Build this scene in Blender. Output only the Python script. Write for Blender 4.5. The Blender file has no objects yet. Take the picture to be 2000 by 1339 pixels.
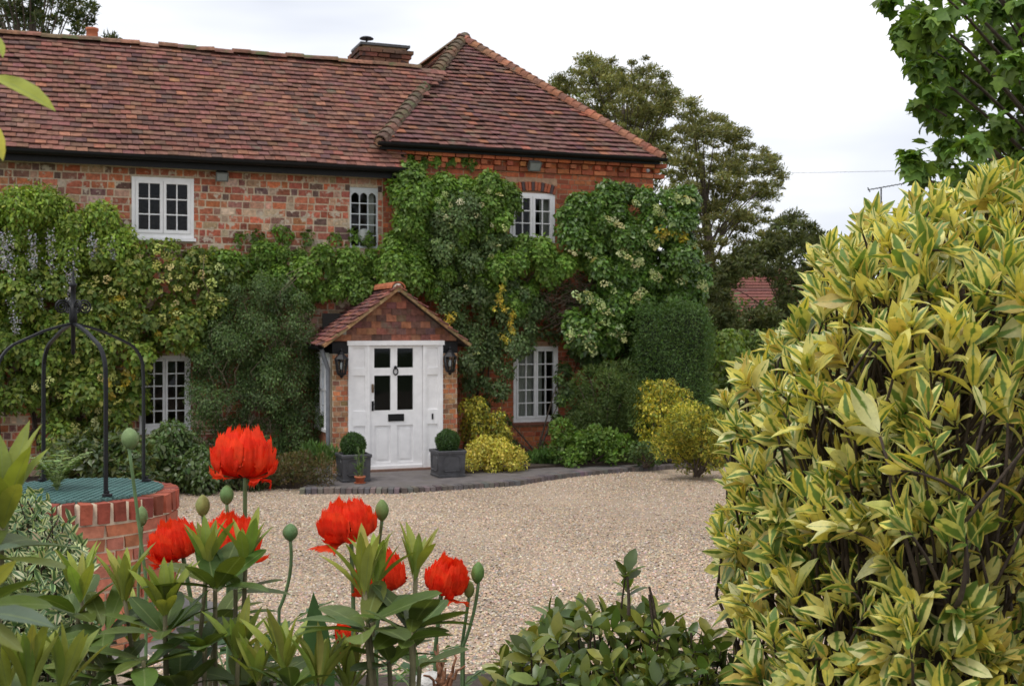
import bpy, math, random
import numpy as np
from mathutils import Matrix, Vector
rng = np.random.default_rng(7)
random.seed(7)
scn = bpy.context.scene
col = scn.collection

# ------------------------------------------------------------------ camera
F, HX, HY, ZC = 2300.0, 1000.0, 640.0, 2.17      # focal length and horizon in photograph pixels (2000 wide), eye height
cam_d = bpy.data.cameras.new('camera')
cam = bpy.data.objects.new('camera', cam_d)
col.objects.link(cam)
cam.location = (0, 0, ZC)
cam.rotation_euler = (math.radians(90), 0, 0)
cam_d.sensor_width = 36
cam_d.lens = F / 2000 * 36
cam_d.shift_y = -(669.5 - HY) / 2000
cam_d.clip_start, cam_d.clip_end = 0.05, 3000
cam_d.dof.use_dof = True
cam_d.dof.focus_distance = 3.0
cam_d.dof.aperture_fstop = 15.0
scn.camera = cam

# ------------------------------------------------------------------ sky, sun, exposure
SUN_EL, SUN_AZ = math.radians(66), math.radians(-140)       # azimuth clockwise from +Y: behind the camera, to the left
w = bpy.data.worlds.new('World')
scn.world = w
w.use_nodes = True
nt = w.node_tree
nt.nodes.clear()
N, L = nt.nodes.new, nt.links.new
out = N('ShaderNodeOutputWorld')
sky = N('ShaderNodeTexSky')
sky.sky_type = 'NISHITA'
sky.sun_disc = False
sky.sun_elevation = SUN_EL
sky.sun_rotation = SUN_AZ
bg1 = N('ShaderNodeBackground'); bg1.inputs[1].default_value = 0.1
L(sky.outputs[0], bg1.inputs[0])
tc = N('ShaderNodeTexCoord')
mp = N('ShaderNodeMapping'); mp.inputs['Scale'].default_value = (1.6, 1.6, 7.0); mp.inputs['Location'].default_value = (0.35, 0.0, 0.2)
L(tc.outputs['Generated'], mp.inputs[0])
nz = N('ShaderNodeTexNoise'); nz.inputs['Scale'].default_value = 1.5; nz.inputs['Detail'].default_value = 4; nz.inputs['Roughness'].default_value = 0.45
L(mp.outputs[0], nz.inputs['Vector'])
cr = N('ShaderNodeValToRGB')
cr.color_ramp.elements[0].position = 0.36; cr.color_ramp.elements[0].color = (0.70, 0.73, 0.80, 1)
cr.color_ramp.elements[1].position = 0.64; cr.color_ramp.elements[1].color = (1.14, 1.14, 1.17, 1)
L(nz.outputs[0], cr.inputs[0])
bg2 = N('ShaderNodeBackground'); bg2.inputs[1].default_value = 1.0
L(cr.outputs[0], bg2.inputs[0])
mx = N('ShaderNodeMixShader'); mx.inputs[0].default_value = 0.9
L(bg1.outputs[0], mx.inputs[1]); L(bg2.outputs[0], mx.inputs[2]); L(mx.outputs[0], out.inputs[0])
sun_d = bpy.data.lights.new('sun', 'SUN')
sun = bpy.data.objects.new('sun', sun_d); col.objects.link(sun)
sun_d.energy = 1.5; sun_d.angle = math.radians(22); sun_d.color = (1.0, 0.965, 0.91)
sv = Vector((math.sin(SUN_AZ) * math.cos(SUN_EL), math.cos(SUN_AZ) * math.cos(SUN_EL), math.sin(SUN_EL)))
sun.rotation_euler = sv.to_track_quat('Z', 'Y').to_euler()
scn.view_settings.view_transform = 'Standard'
scn.view_settings.look = 'None'
scn.view_settings.exposure = 0.29
scn.view_settings.gamma = 1.0
scn.view_settings.use_curve_mapping = False
scn.render.engine = 'CYCLES'
scn.cycles.max_bounces = 6
scn.cycles.diffuse_bounces = 4
scn.cycles.glossy_bounces = 2
scn.cycles.transparent_max_bounces = 10
scn.cycles.use_denoising = True
scn.cycles.sample_clamp_indirect = 4.0

# ------------------------------------------------------------------ frames of reference
TH = math.atan(F / 5900.0)                         # the front wall turns away to the right by this angle
CT, ST = math.cos(TH), math.sin(TH)
ZP = F / 128.0
HT = np.array([(773 - HX) / F * ZP - 1.5 * ST, ZP + 1.5 * CT, 0.0])
HM = Matrix.Translation(Vector(HT)) @ Matrix.Rotation(TH, 4, 'Z')
HR = np.array([[CT, -ST, 0], [ST, CT, 0], [0, 0, 1.0]])

def pw(x, y, Z):                                   # photograph pixel at depth Z -> world
    return np.array([(x - HX) / F * Z, Z, ZC - (y - HY) / F * Z])
def hw(p):                                         # house frame -> world
    return np.asarray(p) @ HR.T + HT
def wh(p):                                         # world -> house frame
    return (np.asarray(p) - HT) @ HR
def hp(x, y, v=0.0):                               # pixel on the plane v metres in front of the main wall -> house frame
    k = (x - HX) / F
    u = (k * (HT[1] - v * CT) - HT[0] - v * ST) / (CT - k * ST)
    Y = HT[1] + u * ST - v * CT
    return np.array([u, -v, ZC - (y - HY) / F * Y])
def ground_z(Y):
    return -0.065 + 0.047 * np.clip(15 - np.asarray(Y, float), 0, 10)
def gp(x, y, z=0.0):                               # pixel -> world point on the level z
    Y = (ZC - z) * F / (y - HY)
    return pw(x, y, Y)

# ------------------------------------------------------------------ objects
BASE = {}
def link(name, me, parent=None, m=None, kind=None):
    o = bpy.data.objects.new(name, me)
    col.objects.link(o)
    if m is not None and me is not None and len(me.materials) == 0:
        me.materials.append(m)
    if parent is not None:
        o.parent = parent
        if parent.name in BASE:
            o.matrix_parent_inverse = Matrix.Translation(-BASE[parent.name])
    if kind:
        o['kind'] = kind
    return o
def tag(o, label, cat, group=None):
    o['label'] = label; o['category'] = cat
    if group: o['group'] = group
    return o
def thing(name, label, cat, base, house=False, group=None):
    o = bpy.data.objects.new(name, None)
    col.objects.link(o)
    o.empty_display_size = 0.2
    b = Vector([float(c) for c in base])
    if house:
        o.location = HM @ b; o.rotation_euler = (0, 0, TH)
    else:
        o.location = b
    BASE[o.name] = b
    o['frame'] = 1 if house else 0
    return tag(o, label, cat, group)
def in_house(o):
    while o.parent: o = o.parent
    return bool(o.get('frame', 0))

def mesh(verts, faces, smooth=False, colr=None, uv=None, m=None):
    me = bpy.data.meshes.new('m')
    me.from_pydata([tuple(map(float, v)) for v in verts], [], [tuple(map(int, f)) for f in faces])
    if smooth: me.shade_smooth()
    set_col(me, colr); set_uv(me, uv)
    if m: me.materials.append(m)
    return me
def set_col(me, c):
    n = len(me.vertices)
    a = me.attributes.new('Col', 'FLOAT_COLOR', 'POINT')
    d = np.ones((n, 4), np.float32)
    if c is not None: d[:, :3] = c
    a.data.foreach_set('color', d.ravel())
def set_uv(me, uv):
    if uv is None: return
    lv = np.empty(len(me.loops), np.int32); me.loops.foreach_get('vertex_index', lv)
    l = me.uv_layers.new(name='UVMap')
    l.data.foreach_set('uv', np.asarray(uv, np.float32)[lv].ravel())
def flat_template(t):
    v = np.asarray(t[0], float); fl = np.concatenate([np.asarray(f) for f in t[1]]); ln = np.array([len(f) for f in t[1]])
    return v, fl, ln, (np.asarray(t[2], float) if len(t) > 2 and t[2] is not None else None)
def joined(tmpls, idx, P, R, c, smooth, m):
    V, LO, LN, C, U = [], [], [], [], []
    base = 0
    for k, t in enumerate(tmpls):
        s = np.where(idx == k)[0]
        if len(s) == 0: continue
        v, fl, ln, uv = flat_template(t)
        W = np.einsum('nij,kj->nki', R[s], v) + P[s][:, None, :]
        V.append(W.reshape(-1, 3)); LO.append((fl[None] + base + len(v) * np.arange(len(s))[:, None]).ravel()); LN.append(np.tile(ln, len(s)))
        C.append(np.repeat(c[s], len(v), 0))
        U.append(np.tile(uv if uv is not None else np.full((len(v), 2), .5), (len(s), 1)))
        base += len(v) * len(s)
    V = np.concatenate(V); LO = np.concatenate(LO); LN = np.concatenate(LN)
    me = bpy.data.meshes.new('m')
    me.vertices.add(len(V)); me.vertices.foreach_set('co', V.astype(np.float32).ravel())
    me.loops.add(len(LO)); me.loops.foreach_set('vertex_index', LO.astype(np.int32))
    me.polygons.add(len(LN)); me.polygons.foreach_set('loop_start', np.concatenate([[0], np.cumsum(LN)[:-1]]).astype(np.int32))
    me.update(calc_edges=True)
    if smooth: me.shade_smooth()
    else: me.shade_flat()
    set_col(me, np.concatenate(C))
    if any(len(t) > 2 and t[2] is not None for t in tmpls): set_uv(me, np.concatenate(U))
    me.materials.append(m)
    return me
def seen_weight(P, house):
    Wd = hw(P) if house else P
    Y = np.maximum(Wd[:, 1], 0.1)
    x = HX + F * Wd[:, 0] / Y; y = HY - F * (Wd[:, 2] - ZC) / Y
    return np.where((x > 0) & (x < 2000) & (y > 0) & (y < 1339), 1 / Y, 0.001 / Y)
def pieces(parent, name, m, tmpls, idx, P, R, c, weight=None, limit=300, smooth=False, rest='rest'):
    """the largest `limit` pieces as objects that share their meshes, the others joined into one part"""
    n = len(P)
    if n == 0: return
    idx = np.asarray(idx); P = np.asarray(P, float); R = np.asarray(R, float); c = np.asarray(c, float)
    if weight is None: weight = seen_weight(P, in_house(parent))
    order = np.argsort(-weight)
    own = order[:limit]; others = order[limit:]
    mes = [mesh(t[0], t[1], smooth, None, t[2] if len(t) > 2 else None, m) for t in tmpls]
    for i in own:
        o = link(name, mes[idx[i]], parent)
        M = Matrix.Identity(4)
        for a in range(3):
            for b in range(3): M[a][b] = R[i, a, b]
            M[a][3] = P[i, a]
        o.matrix_basis = M
        o.color = (c[i, 0], c[i, 1], c[i, 2], 1)
    if len(others):
        link(rest, joined(tmpls, idx[others], P[others], R[others], c[others], smooth, m), parent, kind='stuff')

class MB:
    def __init__(s): s.v = []; s.f = []
    def add(s, v, f):
        b = len(s.v); s.v += [tuple(p) for p in v]; s.f += [tuple(i + b for i in q) for q in f]; return s
    def box(s, x0, x1, y0, y1, z0, z1):
        v = [(x0, y0, z0), (x1, y0, z0), (x1, y1, z0), (x0, y1, z0), (x0, y0, z1), (x1, y0, z1), (x1, y1, z1), (x0, y1, z1)]
        return s.add(v, [(0, 3, 2, 1), (4, 5, 6, 7), (0, 1, 5, 4), (1, 2, 6, 5), (2, 3, 7, 6), (3, 0, 4, 7)])
    def tube(s, pts, rad, n=6, cap=True):
        v, f = tube(pts, rad, n, cap); return s.add(v, f)
    def lathe(s, prof, n=16, c=(0, 0, 0)):
        v = []; f = []
        for r, z in prof:
            for k in range(n):
                a = 2 * math.pi * k / n
                v.append((c[0] + r * math.cos(a), c[1] + r * math.sin(a), c[2] + z))
        for i in range(len(prof) - 1):
            for k in range(n):
                f.append((i * n + k, i * n + (k + 1) % n, (i + 1) * n + (k + 1) % n, (i + 1) * n + k))
        f.append(tuple(reversed(range(n)))); f.append(tuple(range((len(prof) - 1) * n, len(prof) * n)))
        return s.add(v, f)
    def prism(s, poly, y0, y1):                     # polygon in x,z pushed from y0 to y1
        n = len(poly)
        v = [(p[0], y0, p[1]) for p in poly] + [(p[0], y1, p[1]) for p in poly]
        f = [tuple(range(n)), tuple(range(2 * n - 1, n - 1, -1))] + [(i, i + n, (i + 1) % n + n, (i + 1) % n) for i in range(n)]
        return s.add(v, f)
    def slab(s, poly, z0, z1):
        n = len(poly)
        v = [(p[0], p[1], z0) for p in poly] + [(p[0], p[1], z1) for p in poly]
        f = [tuple(reversed(range(n))), tuple(range(n, 2 * n))] + [(i, (i + 1) % n, (i + 1) % n + n, i + n) for i in range(n)]
        return s.add(v, f)
    def mesh(s, m=None, smooth=False, colr=None): return mesh(s.v, s.f, smooth, colr, None, m)
def tube(pts, rad, n=6, cap=True):
    pts = np.asarray(pts, float); k = len(pts)
    rad = np.full(k, rad) if np.isscalar(rad) else np.asarray(rad, float)
    d = np.gradient(pts, axis=0); d /= np.linalg.norm(d, axis=1)[:, None] + 1e-9
    ref = np.array([0.31, 0.2, 0.93]) if abs(d[0][2]) < 0.8 else np.array([0.9, 0.4, 0.1])
    v = []; f = []
    for i in range(k):
        a = np.cross(d[i], ref); a /= np.linalg.norm(a) + 1e-9; b = np.cross(d[i], a)
        for j in range(n):
            t = 2 * math.pi * j / n
            v.append(pts[i] + rad[i] * (math.cos(t) * a + math.sin(t) * b))
    for i in range(k - 1):
        for j in range(n):
            f.append((i * n + j, i * n + (j + 1) % n, (i + 1) * n + (j + 1) % n, (i + 1) * n + j))
    if cap: f.append(tuple(reversed(range(n)))); f.append(tuple(range((k - 1) * n, k * n)))
    return v, f
def bez(a, b, c, n=6):
    t = np.linspace(0, 1, n)[:, None]; a, b, c = map(np.asarray, (a, b, c))
    return (1 - t) ** 2 * a + 2 * t * (1 - t) * b + t * t * c

# ------------------------------------------------------------------ materials
def newmat(name):
    m = bpy.data.materials.new(name); m.use_nodes = True
    t = m.node_tree
    return m, t, t.nodes['Principled BSDF'], t.nodes['Material Output']
def _base_col(t):
    a = t.nodes.new('ShaderNodeAttribute'); a.attribute_name = 'Col'
    o = t.nodes.new('ShaderNodeObjectInfo')
    m = t.nodes.new('ShaderNodeMix'); m.data_type = 'RGBA'; m.blend_type = 'MULTIPLY'; m.inputs[0].default_value = 1
    t.links.new(a.outputs['Color'], m.inputs[6]); t.links.new(o.outputs['Color'], m.inputs[7])
    return m.outputs[2]
def _noise(t, scale, detail=3, rough=0.55, vec=None):
    n = t.nodes.new('ShaderNodeTexNoise'); n.inputs['Scale'].default_value = scale; n.inputs['Detail'].default_value = detail; n.inputs['Roughness'].default_value = rough
    if vec is None:
        g = t.nodes.new('ShaderNodeNewGeometry'); vec = g.outputs['Position']
    t.links.new(vec, n.inputs['Vector'])
    return n.outputs['Fac']
def _range(t, s, a, b, c, d):
    r = t.nodes.new('ShaderNodeMapRange'); t.links.new(s, r.inputs[0])
    for i, x in enumerate((a, b, c, d)): r.inputs[i + 1].default_value = x
    return r.outputs[0]
def _mul(t, c, f):
    m = t.nodes.new('ShaderNodeMix'); m.data_type = 'RGBA'; m.blend_type = 'MULTIPLY'; m.inputs[0].default_value = 1
    t.links.new(c, m.inputs[6]); t.links.new(f, m.inputs[7])
    return m.outputs[2]
def _mix(t, fac, a, b):
    m = t.nodes.new('ShaderNodeMix'); m.data_type = 'RGBA'
    t.links.new(fac, m.inputs[0])
    for i, s in ((6, a), (7, b)):
        if hasattr(s, 'links') or hasattr(s, 'node'): t.links.new(s, m.inputs[i])
        else: m.inputs[i].default_value = (*s, 1)
    return m.outputs[2]
def _bump(t, h, strength, dist, bsdf):
    b = t.nodes.new('ShaderNodeBump'); b.inputs['Strength'].default_value = strength; b.inputs['Distance'].default_value = dist
    t.links.new(h, b.inputs['Height']); t.links.new(b.outputs[0], bsdf.inputs['Normal'])
def stone_mat(name, rough=0.9, scale=25, lo=0.72, hi=1.25, bump=0.5, stain=None, stain_at=(0.6, 0.7), stain_scale=6):
    m, t, b, o = newmat(name)
    c = _base_col(t)
    c = _mul(t, c, _range(t, _noise(t, scale, 4), 0.3, 0.7, lo, hi))
    if stain is not None:
        c = _mix(t, _range(t, _noise(t, stain_scale, 4, 0.65), stain_at[0], stain_at[1], 0, 1), c, stain)
    t.links.new(c, b.inputs['Base Color'])
    b.inputs['Roughness'].default_value = rough
    b.inputs['Specular IOR Level'].default_value = 0.25
    _bump(t, _noise(t, scale * 2.5, 4), bump, 0.01, b)
    return m
def plain_mat(name, c, rough=0.5, metal=0.0, var=0.1, scale=12, bump=0.0, spec=0.5):
    m, t, b, o = newmat(name)
    r = t.nodes.new('ShaderNodeRGB'); r.outputs[0].default_value = (*c, 1)
    t.links.new(_mul(t, r.outputs[0], _range(t, _noise(t, scale, 4), 0.3, 0.7, 1 - var, 1 + var)), b.inputs['Base Color'])
    b.inputs['Roughness'].default_value = rough; b.inputs['Metallic'].default_value = metal
    b.inputs['Specular IOR Level'].default_value = spec
    if bump: _bump(t, _noise(t, scale * 4, 3), bump, 0.005, b)
    return m
def leaf_mat(name, rough=0.45, trans=0.25, spec=0.4, var=(0.8, 1.2), scale=30, edge=None, vein=None, bump=0.0, tint=(1.25, 1.2, 0.5)):
    m, t, b, o = newmat(name)
    c = _base_col(t)
    if edge is not None:                            # pale margin round a green middle, irregular
        u = t.nodes.new('ShaderNodeUVMap'); s = t.nodes.new('ShaderNodeSeparateXYZ'); t.links.new(u.outputs[0], s.inputs[0])
        a = t.nodes.new('ShaderNodeMath'); a.operation = 'SUBTRACT'; a.inputs[1].default_value = 0.5; t.links.new(s.outputs[0], a.inputs[0])
        a2 = t.nodes.new('ShaderNodeMath'); a2.operation = 'ABSOLUTE'; t.links.new(a.outputs[0], a2.inputs[0])
        n = _range(t, _noise(t, edge[2], 3), 0.25, 0.75, -edge[3], edge[3])
        n2 = _range(t, _noise(t, 8, 1), 0.3, 0.7, -edge[3] * .9, edge[3] * .9)
        sm = t.nodes.new('ShaderNodeMath'); sm.operation = 'ADD'; t.links.new(n, sm.inputs[0]); t.links.new(n2, sm.inputs[1]); n = sm.outputs[0]
        ad = t.nodes.new('ShaderNodeMath'); ad.operation = 'ADD'; t.links.new(a2.outputs[0], ad.inputs[0]); t.links.new(n, ad.inputs[1])
        f = _range(t, ad.outputs[0], edge[1] - 0.04, edge[1] + 0.04, 1, 0)
        c = _mix(t, f, c, edge[0])
    if vein is not None:
        u = t.nodes.new('ShaderNodeUVMap'); s = t.nodes.new('ShaderNodeSeparateXYZ'); t.links.new(u.outputs[0], s.inputs[0])
        a = t.nodes.new('ShaderNodeMath'); a.operation = 'SUBTRACT'; a.inputs[1].default_value = 0.5; t.links.new(s.outputs[0], a.inputs[0])
        a2 = t.nodes.new('ShaderNodeMath'); a2.operation = 'ABSOLUTE'; t.links.new(a.outputs[0], a2.inputs[0])
        c = _mix(t, _range(t, a2.outputs[0], 0.0, 0.05, vein[1], 0), c, vein[0])
    c = _mul(t, c, _range(t, _noise(t, scale, 3), 0.3, 0.7, *var))
    t.links.new(c, b.inputs['Base Color'])
    b.inputs['Roughness'].default_value = rough; b.inputs['Specular IOR Level'].default_value = spec
    if bump: _bump(t, _noise(t, scale * 6, 2), bump, 0.003, b)
    tr = t.nodes.new('ShaderNodeBsdfTranslucent')
    tt = t.nodes.new('ShaderNodeMix'); tt.data_type = 'RGBA'; tt.blend_type = 'MULTIPLY'; tt.inputs[0].default_value = 1
    t.links.new(c, tt.inputs[6]); tt.inputs[7].default_value = (*tint, 1)
    t.links.new(tt.outputs[2], tr.inputs[0])
    ms = t.nodes.new('ShaderNodeMixShader'); ms.inputs[0].default_value = trans
    t.links.new(b.outputs[0], ms.inputs[1]); t.links.new(tr.outputs[0], ms.inputs[2]); t.links.new(ms.outputs[0], o.inputs[0])
    return m
def glass_mat():
    m, t, b, o = newmat('window_glass')
    t.nodes.remove(b)
    g = t.nodes.new('ShaderNodeBsdfGlossy'); g.inputs['Roughness'].default_value = 0.03; g.inputs[0].default_value = (0.9, 0.95, 1, 1)
    p = t.nodes.new('ShaderNodeBsdfTransparent'); p.inputs[0].default_value = (0.75, 0.8, 0.8, 1)
    fr = t.nodes.new('ShaderNodeFresnel'); fr.inputs[0].default_value = 1.3
    ms = t.nodes.new('ShaderNodeMixShader')
    t.links.new(fr.outputs[0], ms.inputs[0]); t.links.new(p.outputs[0], ms.inputs[1]); t.links.new(g.outputs[0], ms.inputs[2]); t.links.new(ms.outputs[0], o.inputs[0])
    return m

M_OLDBRICK = stone_mat('old_brick', 0.92, 22, 0.65, 1.3, 0.6, (0.56, 0.47, 0.37), (0.56, 0.63), 6.5)
M_REDBRICK = stone_mat('red_brick', 0.9, 22, 0.75, 1.2, 0.4)
M_MORTAR = plain_mat('mortar', (0.58, 0.47, 0.34), 0.95, 0, 0.25, 18, 0.4)
M_MORTAR2 = plain_mat('red_mortar', (0.40, 0.25, 0.16), 0.95, 0, 0.25, 18, 0.4)
M_TILE = stone_mat('clay_tile', 0.88, 14, 0.65, 1.3, 0.5, (0.16, 0.14, 0.10), (0.62, 0.74), 2.2)
M_TILE2 = stone_mat('mossy_tile', 0.9, 14, 0.6, 1.3, 0.6, (0.11, 0.12, 0.055), (0.52, 0.66), 4)
M_FELT = plain_mat('roof_batten', (0.035, 0.025, 0.022), 0.95)
M_BLACK = plain_mat('black_paint', (0.008, 0.008, 0.009), 0.55, 0, 0.2, spec=.25)
M_IRON = plain_mat('black_iron', (0.010, 0.010, 0.012), 0.5, 0.0, 0.3, 30, 0.2, .3)
M_WHITE = plain_mat('white_paint', (0.80, 0.79, 0.79), 0.45, 0, 0.06, 9, .12)
M_CREAM = plain_mat('pale_paint', (0.62, 0.66, 0.68), 0.5, 0, 0.06, 6)
M_GLASS = glass_mat()
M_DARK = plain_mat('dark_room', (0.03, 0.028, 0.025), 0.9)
M_CURTAIN = plain_mat('curtain_cloth', (0.50, 0.48, 0.42), 0.9, 0, 0.1, 3)
M_LEAD = plain_mat('lead', (0.055, 0.055, 0.06), 0.55, 0.0, 0.35, 9, 0.3)
M_TERRA = plain_mat('terracotta', (0.42, 0.13, 0.06), 0.85, 0, 0.15)
M_BARK = plain_mat('bark', (0.075, 0.055, 0.04), 0.95, 0, 0.4, 20, 0.8)
M_TWIG = plain_mat('twig', (0.062, 0.042, 0.028), 0.85, 0, 0.35, 40, 0.5)
M_DRY = plain_mat('dry_twig', (0.19, 0.145, 0.10), 0.9, 0, 0.35, 40)
M_GSTEM = plain_mat('green_stem', (0.16, 0.21, 0.08), 0.6, 0, 0.25, 40)
M_PSTEM = plain_mat('poppy_stem', (0.15, 0.24, 0.10), 0.6, 0, 0.2, 40)
M_LEAF = leaf_mat('leaf', 0.5, 0.40)
M_GLOSSLEAF = leaf_mat('glossy_leaf', 0.36, 0.30, 0.5)
M_NEEDLE = leaf_mat('needle', 0.6, 0.35, 0.3)
M_VARI = leaf_mat('variegated_leaf', 0.36, 0.35, 0.45, (0.85, 1.15), 60, ((0.16, 0.26, 0.055), 0.145, 30, 0.18), None, 0.25, (1.15, 1.05, 0.5))
M_VARI2 = leaf_mat('fine_variegated_leaf', 0.4, 0.25, 0.4, (0.85, 1.15), 60, ((0.08, 0.15, 0.055), 0.21, 40, 0.12))
M_RHODO = leaf_mat('rhododendron_leaf', 0.5, 0.25, 0.3, (0.85, 1.15), 40, None, ((0.20, 0.25, 0.09), 0.7), 0.2, (1.3, 1.2, 0.5))
M_PETAL = leaf_mat('poppy_petal', 0.6, 0.45, 0.25, (0.85, 1.12), 60, None, None, 0.3, (1.1, 0.9, 0.8))
M_FLORET = leaf_mat('cream_floret', 0.6, 0.3, 0.2)

# ------------------------------------------------------------------ leaf shapes (length along +y, upper side +z)
def leaf_t(w=0.2, curl=0.12, fold=0.06, rows=(0, .18, .4, .62, .82, 1), cols=(-1, 0, 1), tip=1.0, peak=0.45, wave=0.0, blunt=0.8):
    V = []; U = []; F_ = []
    def wid(t): return w * (math.sin(math.pi * t ** (math.log(0.5) / math.log(peak))) ** blunt if 0 < t < 1 else 0)
    ids = []
    for t in rows:
        r = []
        if t in (0, 1):
            V.append((0, t, -curl * t * t)); U.append((0.5, t)); r = [len(V) - 1] * len(cols)
        else:
            for c in cols:
                V.append((c * wid(t), t, -curl * t * t + fold * abs(c) * wid(t) / w + wave * math.sin(t * 11 + 2 * c) * abs(c))); U.append((0.5 + 0.5 * c, t)); r.append(len(V) - 1)
        ids.append(r)
    for a, b in zip(ids[:-1], ids[1:]):
        for j in range(len(cols) - 1):
            q = [a[j], a[j + 1], b[j + 1], b[j]]
            q2 = []
            for i in q:
                if i not in q2: q2.append(i)
            F_.append(tuple(q2))
    return V, F_, U
SMALL = leaf_t(0.30, 0.15, 0.10, (0, .5, 1))
SMALL2 = leaf_t(0.22, 0.2, 0.08, (0, .35, 1), peak=0.4)
OVAL = leaf_t(0.33, 0.12, 0.07, (0, .3, .7, 1))
NARROW = leaf_t(0.10, 0.2, 0.03, (0, .4, 1))
IVY = ([(0, 0, 0), (.33, .05, .05), (.5, .32, -.03), (.24, .5, .05), (0, 1, -.15), (-.24, .5, .05), (-.5, .32, -.03), (-.33, .05, .05), (0, .4, 0)],
       [(8, 0, 1), (8, 1, 2, 3), (8, 3, 4), (8, 4, 5), (8, 5, 6, 7), (8, 7, 0)], None)
MAPLE = ([(0, 0, 0), (.25, .02, .02), (.52, .10, -.05), (.38, .28, .02), (.62, .52, -.08), (.30, .55, .03), (.20, .72, .02), (0, 1, -.12), (-.20, .72, .02), (-.30, .55, .03), (-.62, .52, -.08), (-.38, .28, .02), (-.52, .10, -.05), (-.25, .02, .02), (0, .38, .03)],
         [(14, 0, 1), (14, 1, 2, 3), (14, 3, 4, 5), (14, 5, 6), (14, 6, 7, 8), (14, 8, 9), (14, 9, 10, 11), (14, 11, 12, 13), (14, 13, 0)], None)
def nrm(a): return a / (np.linalg.norm(a, axis=-1, keepdims=True) + 1e-9)
def frames(fwd, nor, sx, sy=None, sz=None):
    fwd = nrm(fwd); nor = nor - fwd * np.sum(nor * fwd, -1, keepdims=True); nor = nrm(nor)
    side = np.cross(fwd, nor)
    sy = sx if sy is None else sy; sz = sx if sz is None else sz
    return np.stack([side * np.asarray(sx)[..., None], fwd * np.asarray(sy)[..., None], nor * np.asarray(sz)[..., None]], -1)
def pal(colors, n, jit=0.18, tints=None):
    c = np.asarray(colors, float)[rng.integers(0, len(colors), n)]
    return c * (1 + jit * rng.normal(size=(n, 1))).clip(0.4, 1.8) * (1 + 0.06 * rng.normal(size=(n, 3))).clip(0.7, 1.3)
def clump_leaves(C, Rr, n, size, colors, outv=(0, 0, 0.4), bias=0.6, hang=(0, 0, -1), hang_w=0.8, shell=0.35, jit=0.36, squash=(1, 1, 1), size_jit=0.25, cjit=0.18):
    C = np.asarray(C, float); Rr = np.asarray(Rr, float)
    k = rng.choice(len(C), n, p=Rr ** 2 / np.sum(Rr ** 2))
    d = nrm(rng.normal(size=(n, 3))); d = nrm(d + bias * np.asarray(outv))
    P = C[k] + d * (Rr[k] * (1 - shell * rng.random(n) ** 1.5 + 0.08 * rng.normal(size=n)))[:, None] * np.asarray(squash)
    nor = nrm(d + np.array([0, 0, 0.6]) + jit * rng.normal(size=(n, 3)))
    fw = hang_w * np.asarray(hang) + 0.5 * d + 0.5 * rng.normal(size=(n, 3))
    s = size * (1 + size_jit * rng.normal(size=n)).clip(0.5, 1.7)
    ct = 1 + 0.14 * rng.normal(size=(len(C), 1))
    return P, frames(fw, nor, s), pal(colors, n, cjit) * ct[k].clip(0.65, 1.4) * np.array([1.17, 1.13, 1.0])
def in_poly(p, poly):
    x, y = p; r = False; n = len(poly)
    for i in range(n):
        x1, y1 = poly[i]; x2, y2 = poly[(i + 1) % n]
        if (y1 > y) != (y2 > y) and x < (x2 - x1) * (y - y1) / (y2 - y1) + x1: r = not r
    return r
def fill(poly, spacing, tries=4000):                # points spread inside a pixel outline, no two closer than spacing
    xs = [p[0] for p in poly]; ys = [p[1] for p in poly]; pts = []
    for _ in range(tries):
        p = (random.uniform(min(xs), max(xs)), random.uniform(min(ys), max(ys)))
        if in_poly(p, poly) and all((p[0] - q[0]) ** 2 + (p[1] - q[1]) ** 2 > spacing ** 2 for q in pts): pts.append(p)
    return pts
# ================================================================== the setting
def grid_sheet(xs, ys, zf, colr=None):
    V = [(x, y, float(zf(x, y))) for y in ys for x in xs]; n = len(xs)
    Fc = [(j * n + i, j * n + i + 1, (j + 1) * n + i + 1, (j + 1) * n + i) for j in range(len(ys) - 1) for i in range(n - 1)]
    return mesh(V, Fc, True)
m, t, b, o = newmat('grass_ground')
t.links.new(_mix(t, _range(t, _noise(t, 0.8, 5), 0.35, 0.65, 0, 1), (0.07, 0.12, 0.03), (0.11, 0.15, 0.045)), b.inputs['Base Color'])
b.inputs['Roughness'].default_value = 0.95; _bump(t, _noise(t, 40, 4), 0.8, 0.03, b)
M_GRASSG = m
g = link('ground', grid_sheet([-600, -60, -20, -8, 8, 20, 60, 600], [-60, -10, 0, 5, 7, 9, 11, 13, 15, 20, 40, 100, 1200], lambda x, y: ground_z(y) - 0.03), None, M_GRASSG, 'structure')
m, t, b, o = newmat('gravel_bed')
c = _mix(t, _range(t, _noise(t, 60, 3), 0.35, 0.65, 0, 1), (0.22, 0.16, 0.11), (0.52, 0.41, 0.30))
t.links.new(_mul(t, c, _range(t, _noise(t, 0.9, 4), 0.3, 0.7, 0.85, 1.1)), b.inputs['Base Color'])
b.inputs['Roughness'].default_value = 0.95; _bump(t, _noise(t, 70, 3), 0.9, 0.02, b)
M_GRAVEL = m
link('gravel_drive', grid_sheet(np.linspace(-8, 9, 18), np.linspace(5.2, 20.5, 31), lambda x, y: ground_z(y) + 0.006 * math.sin(x * 2.1 + y) + 0.004 * math.sin(3.1 * y)), None, M_GRAVEL, 'structure')
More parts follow.
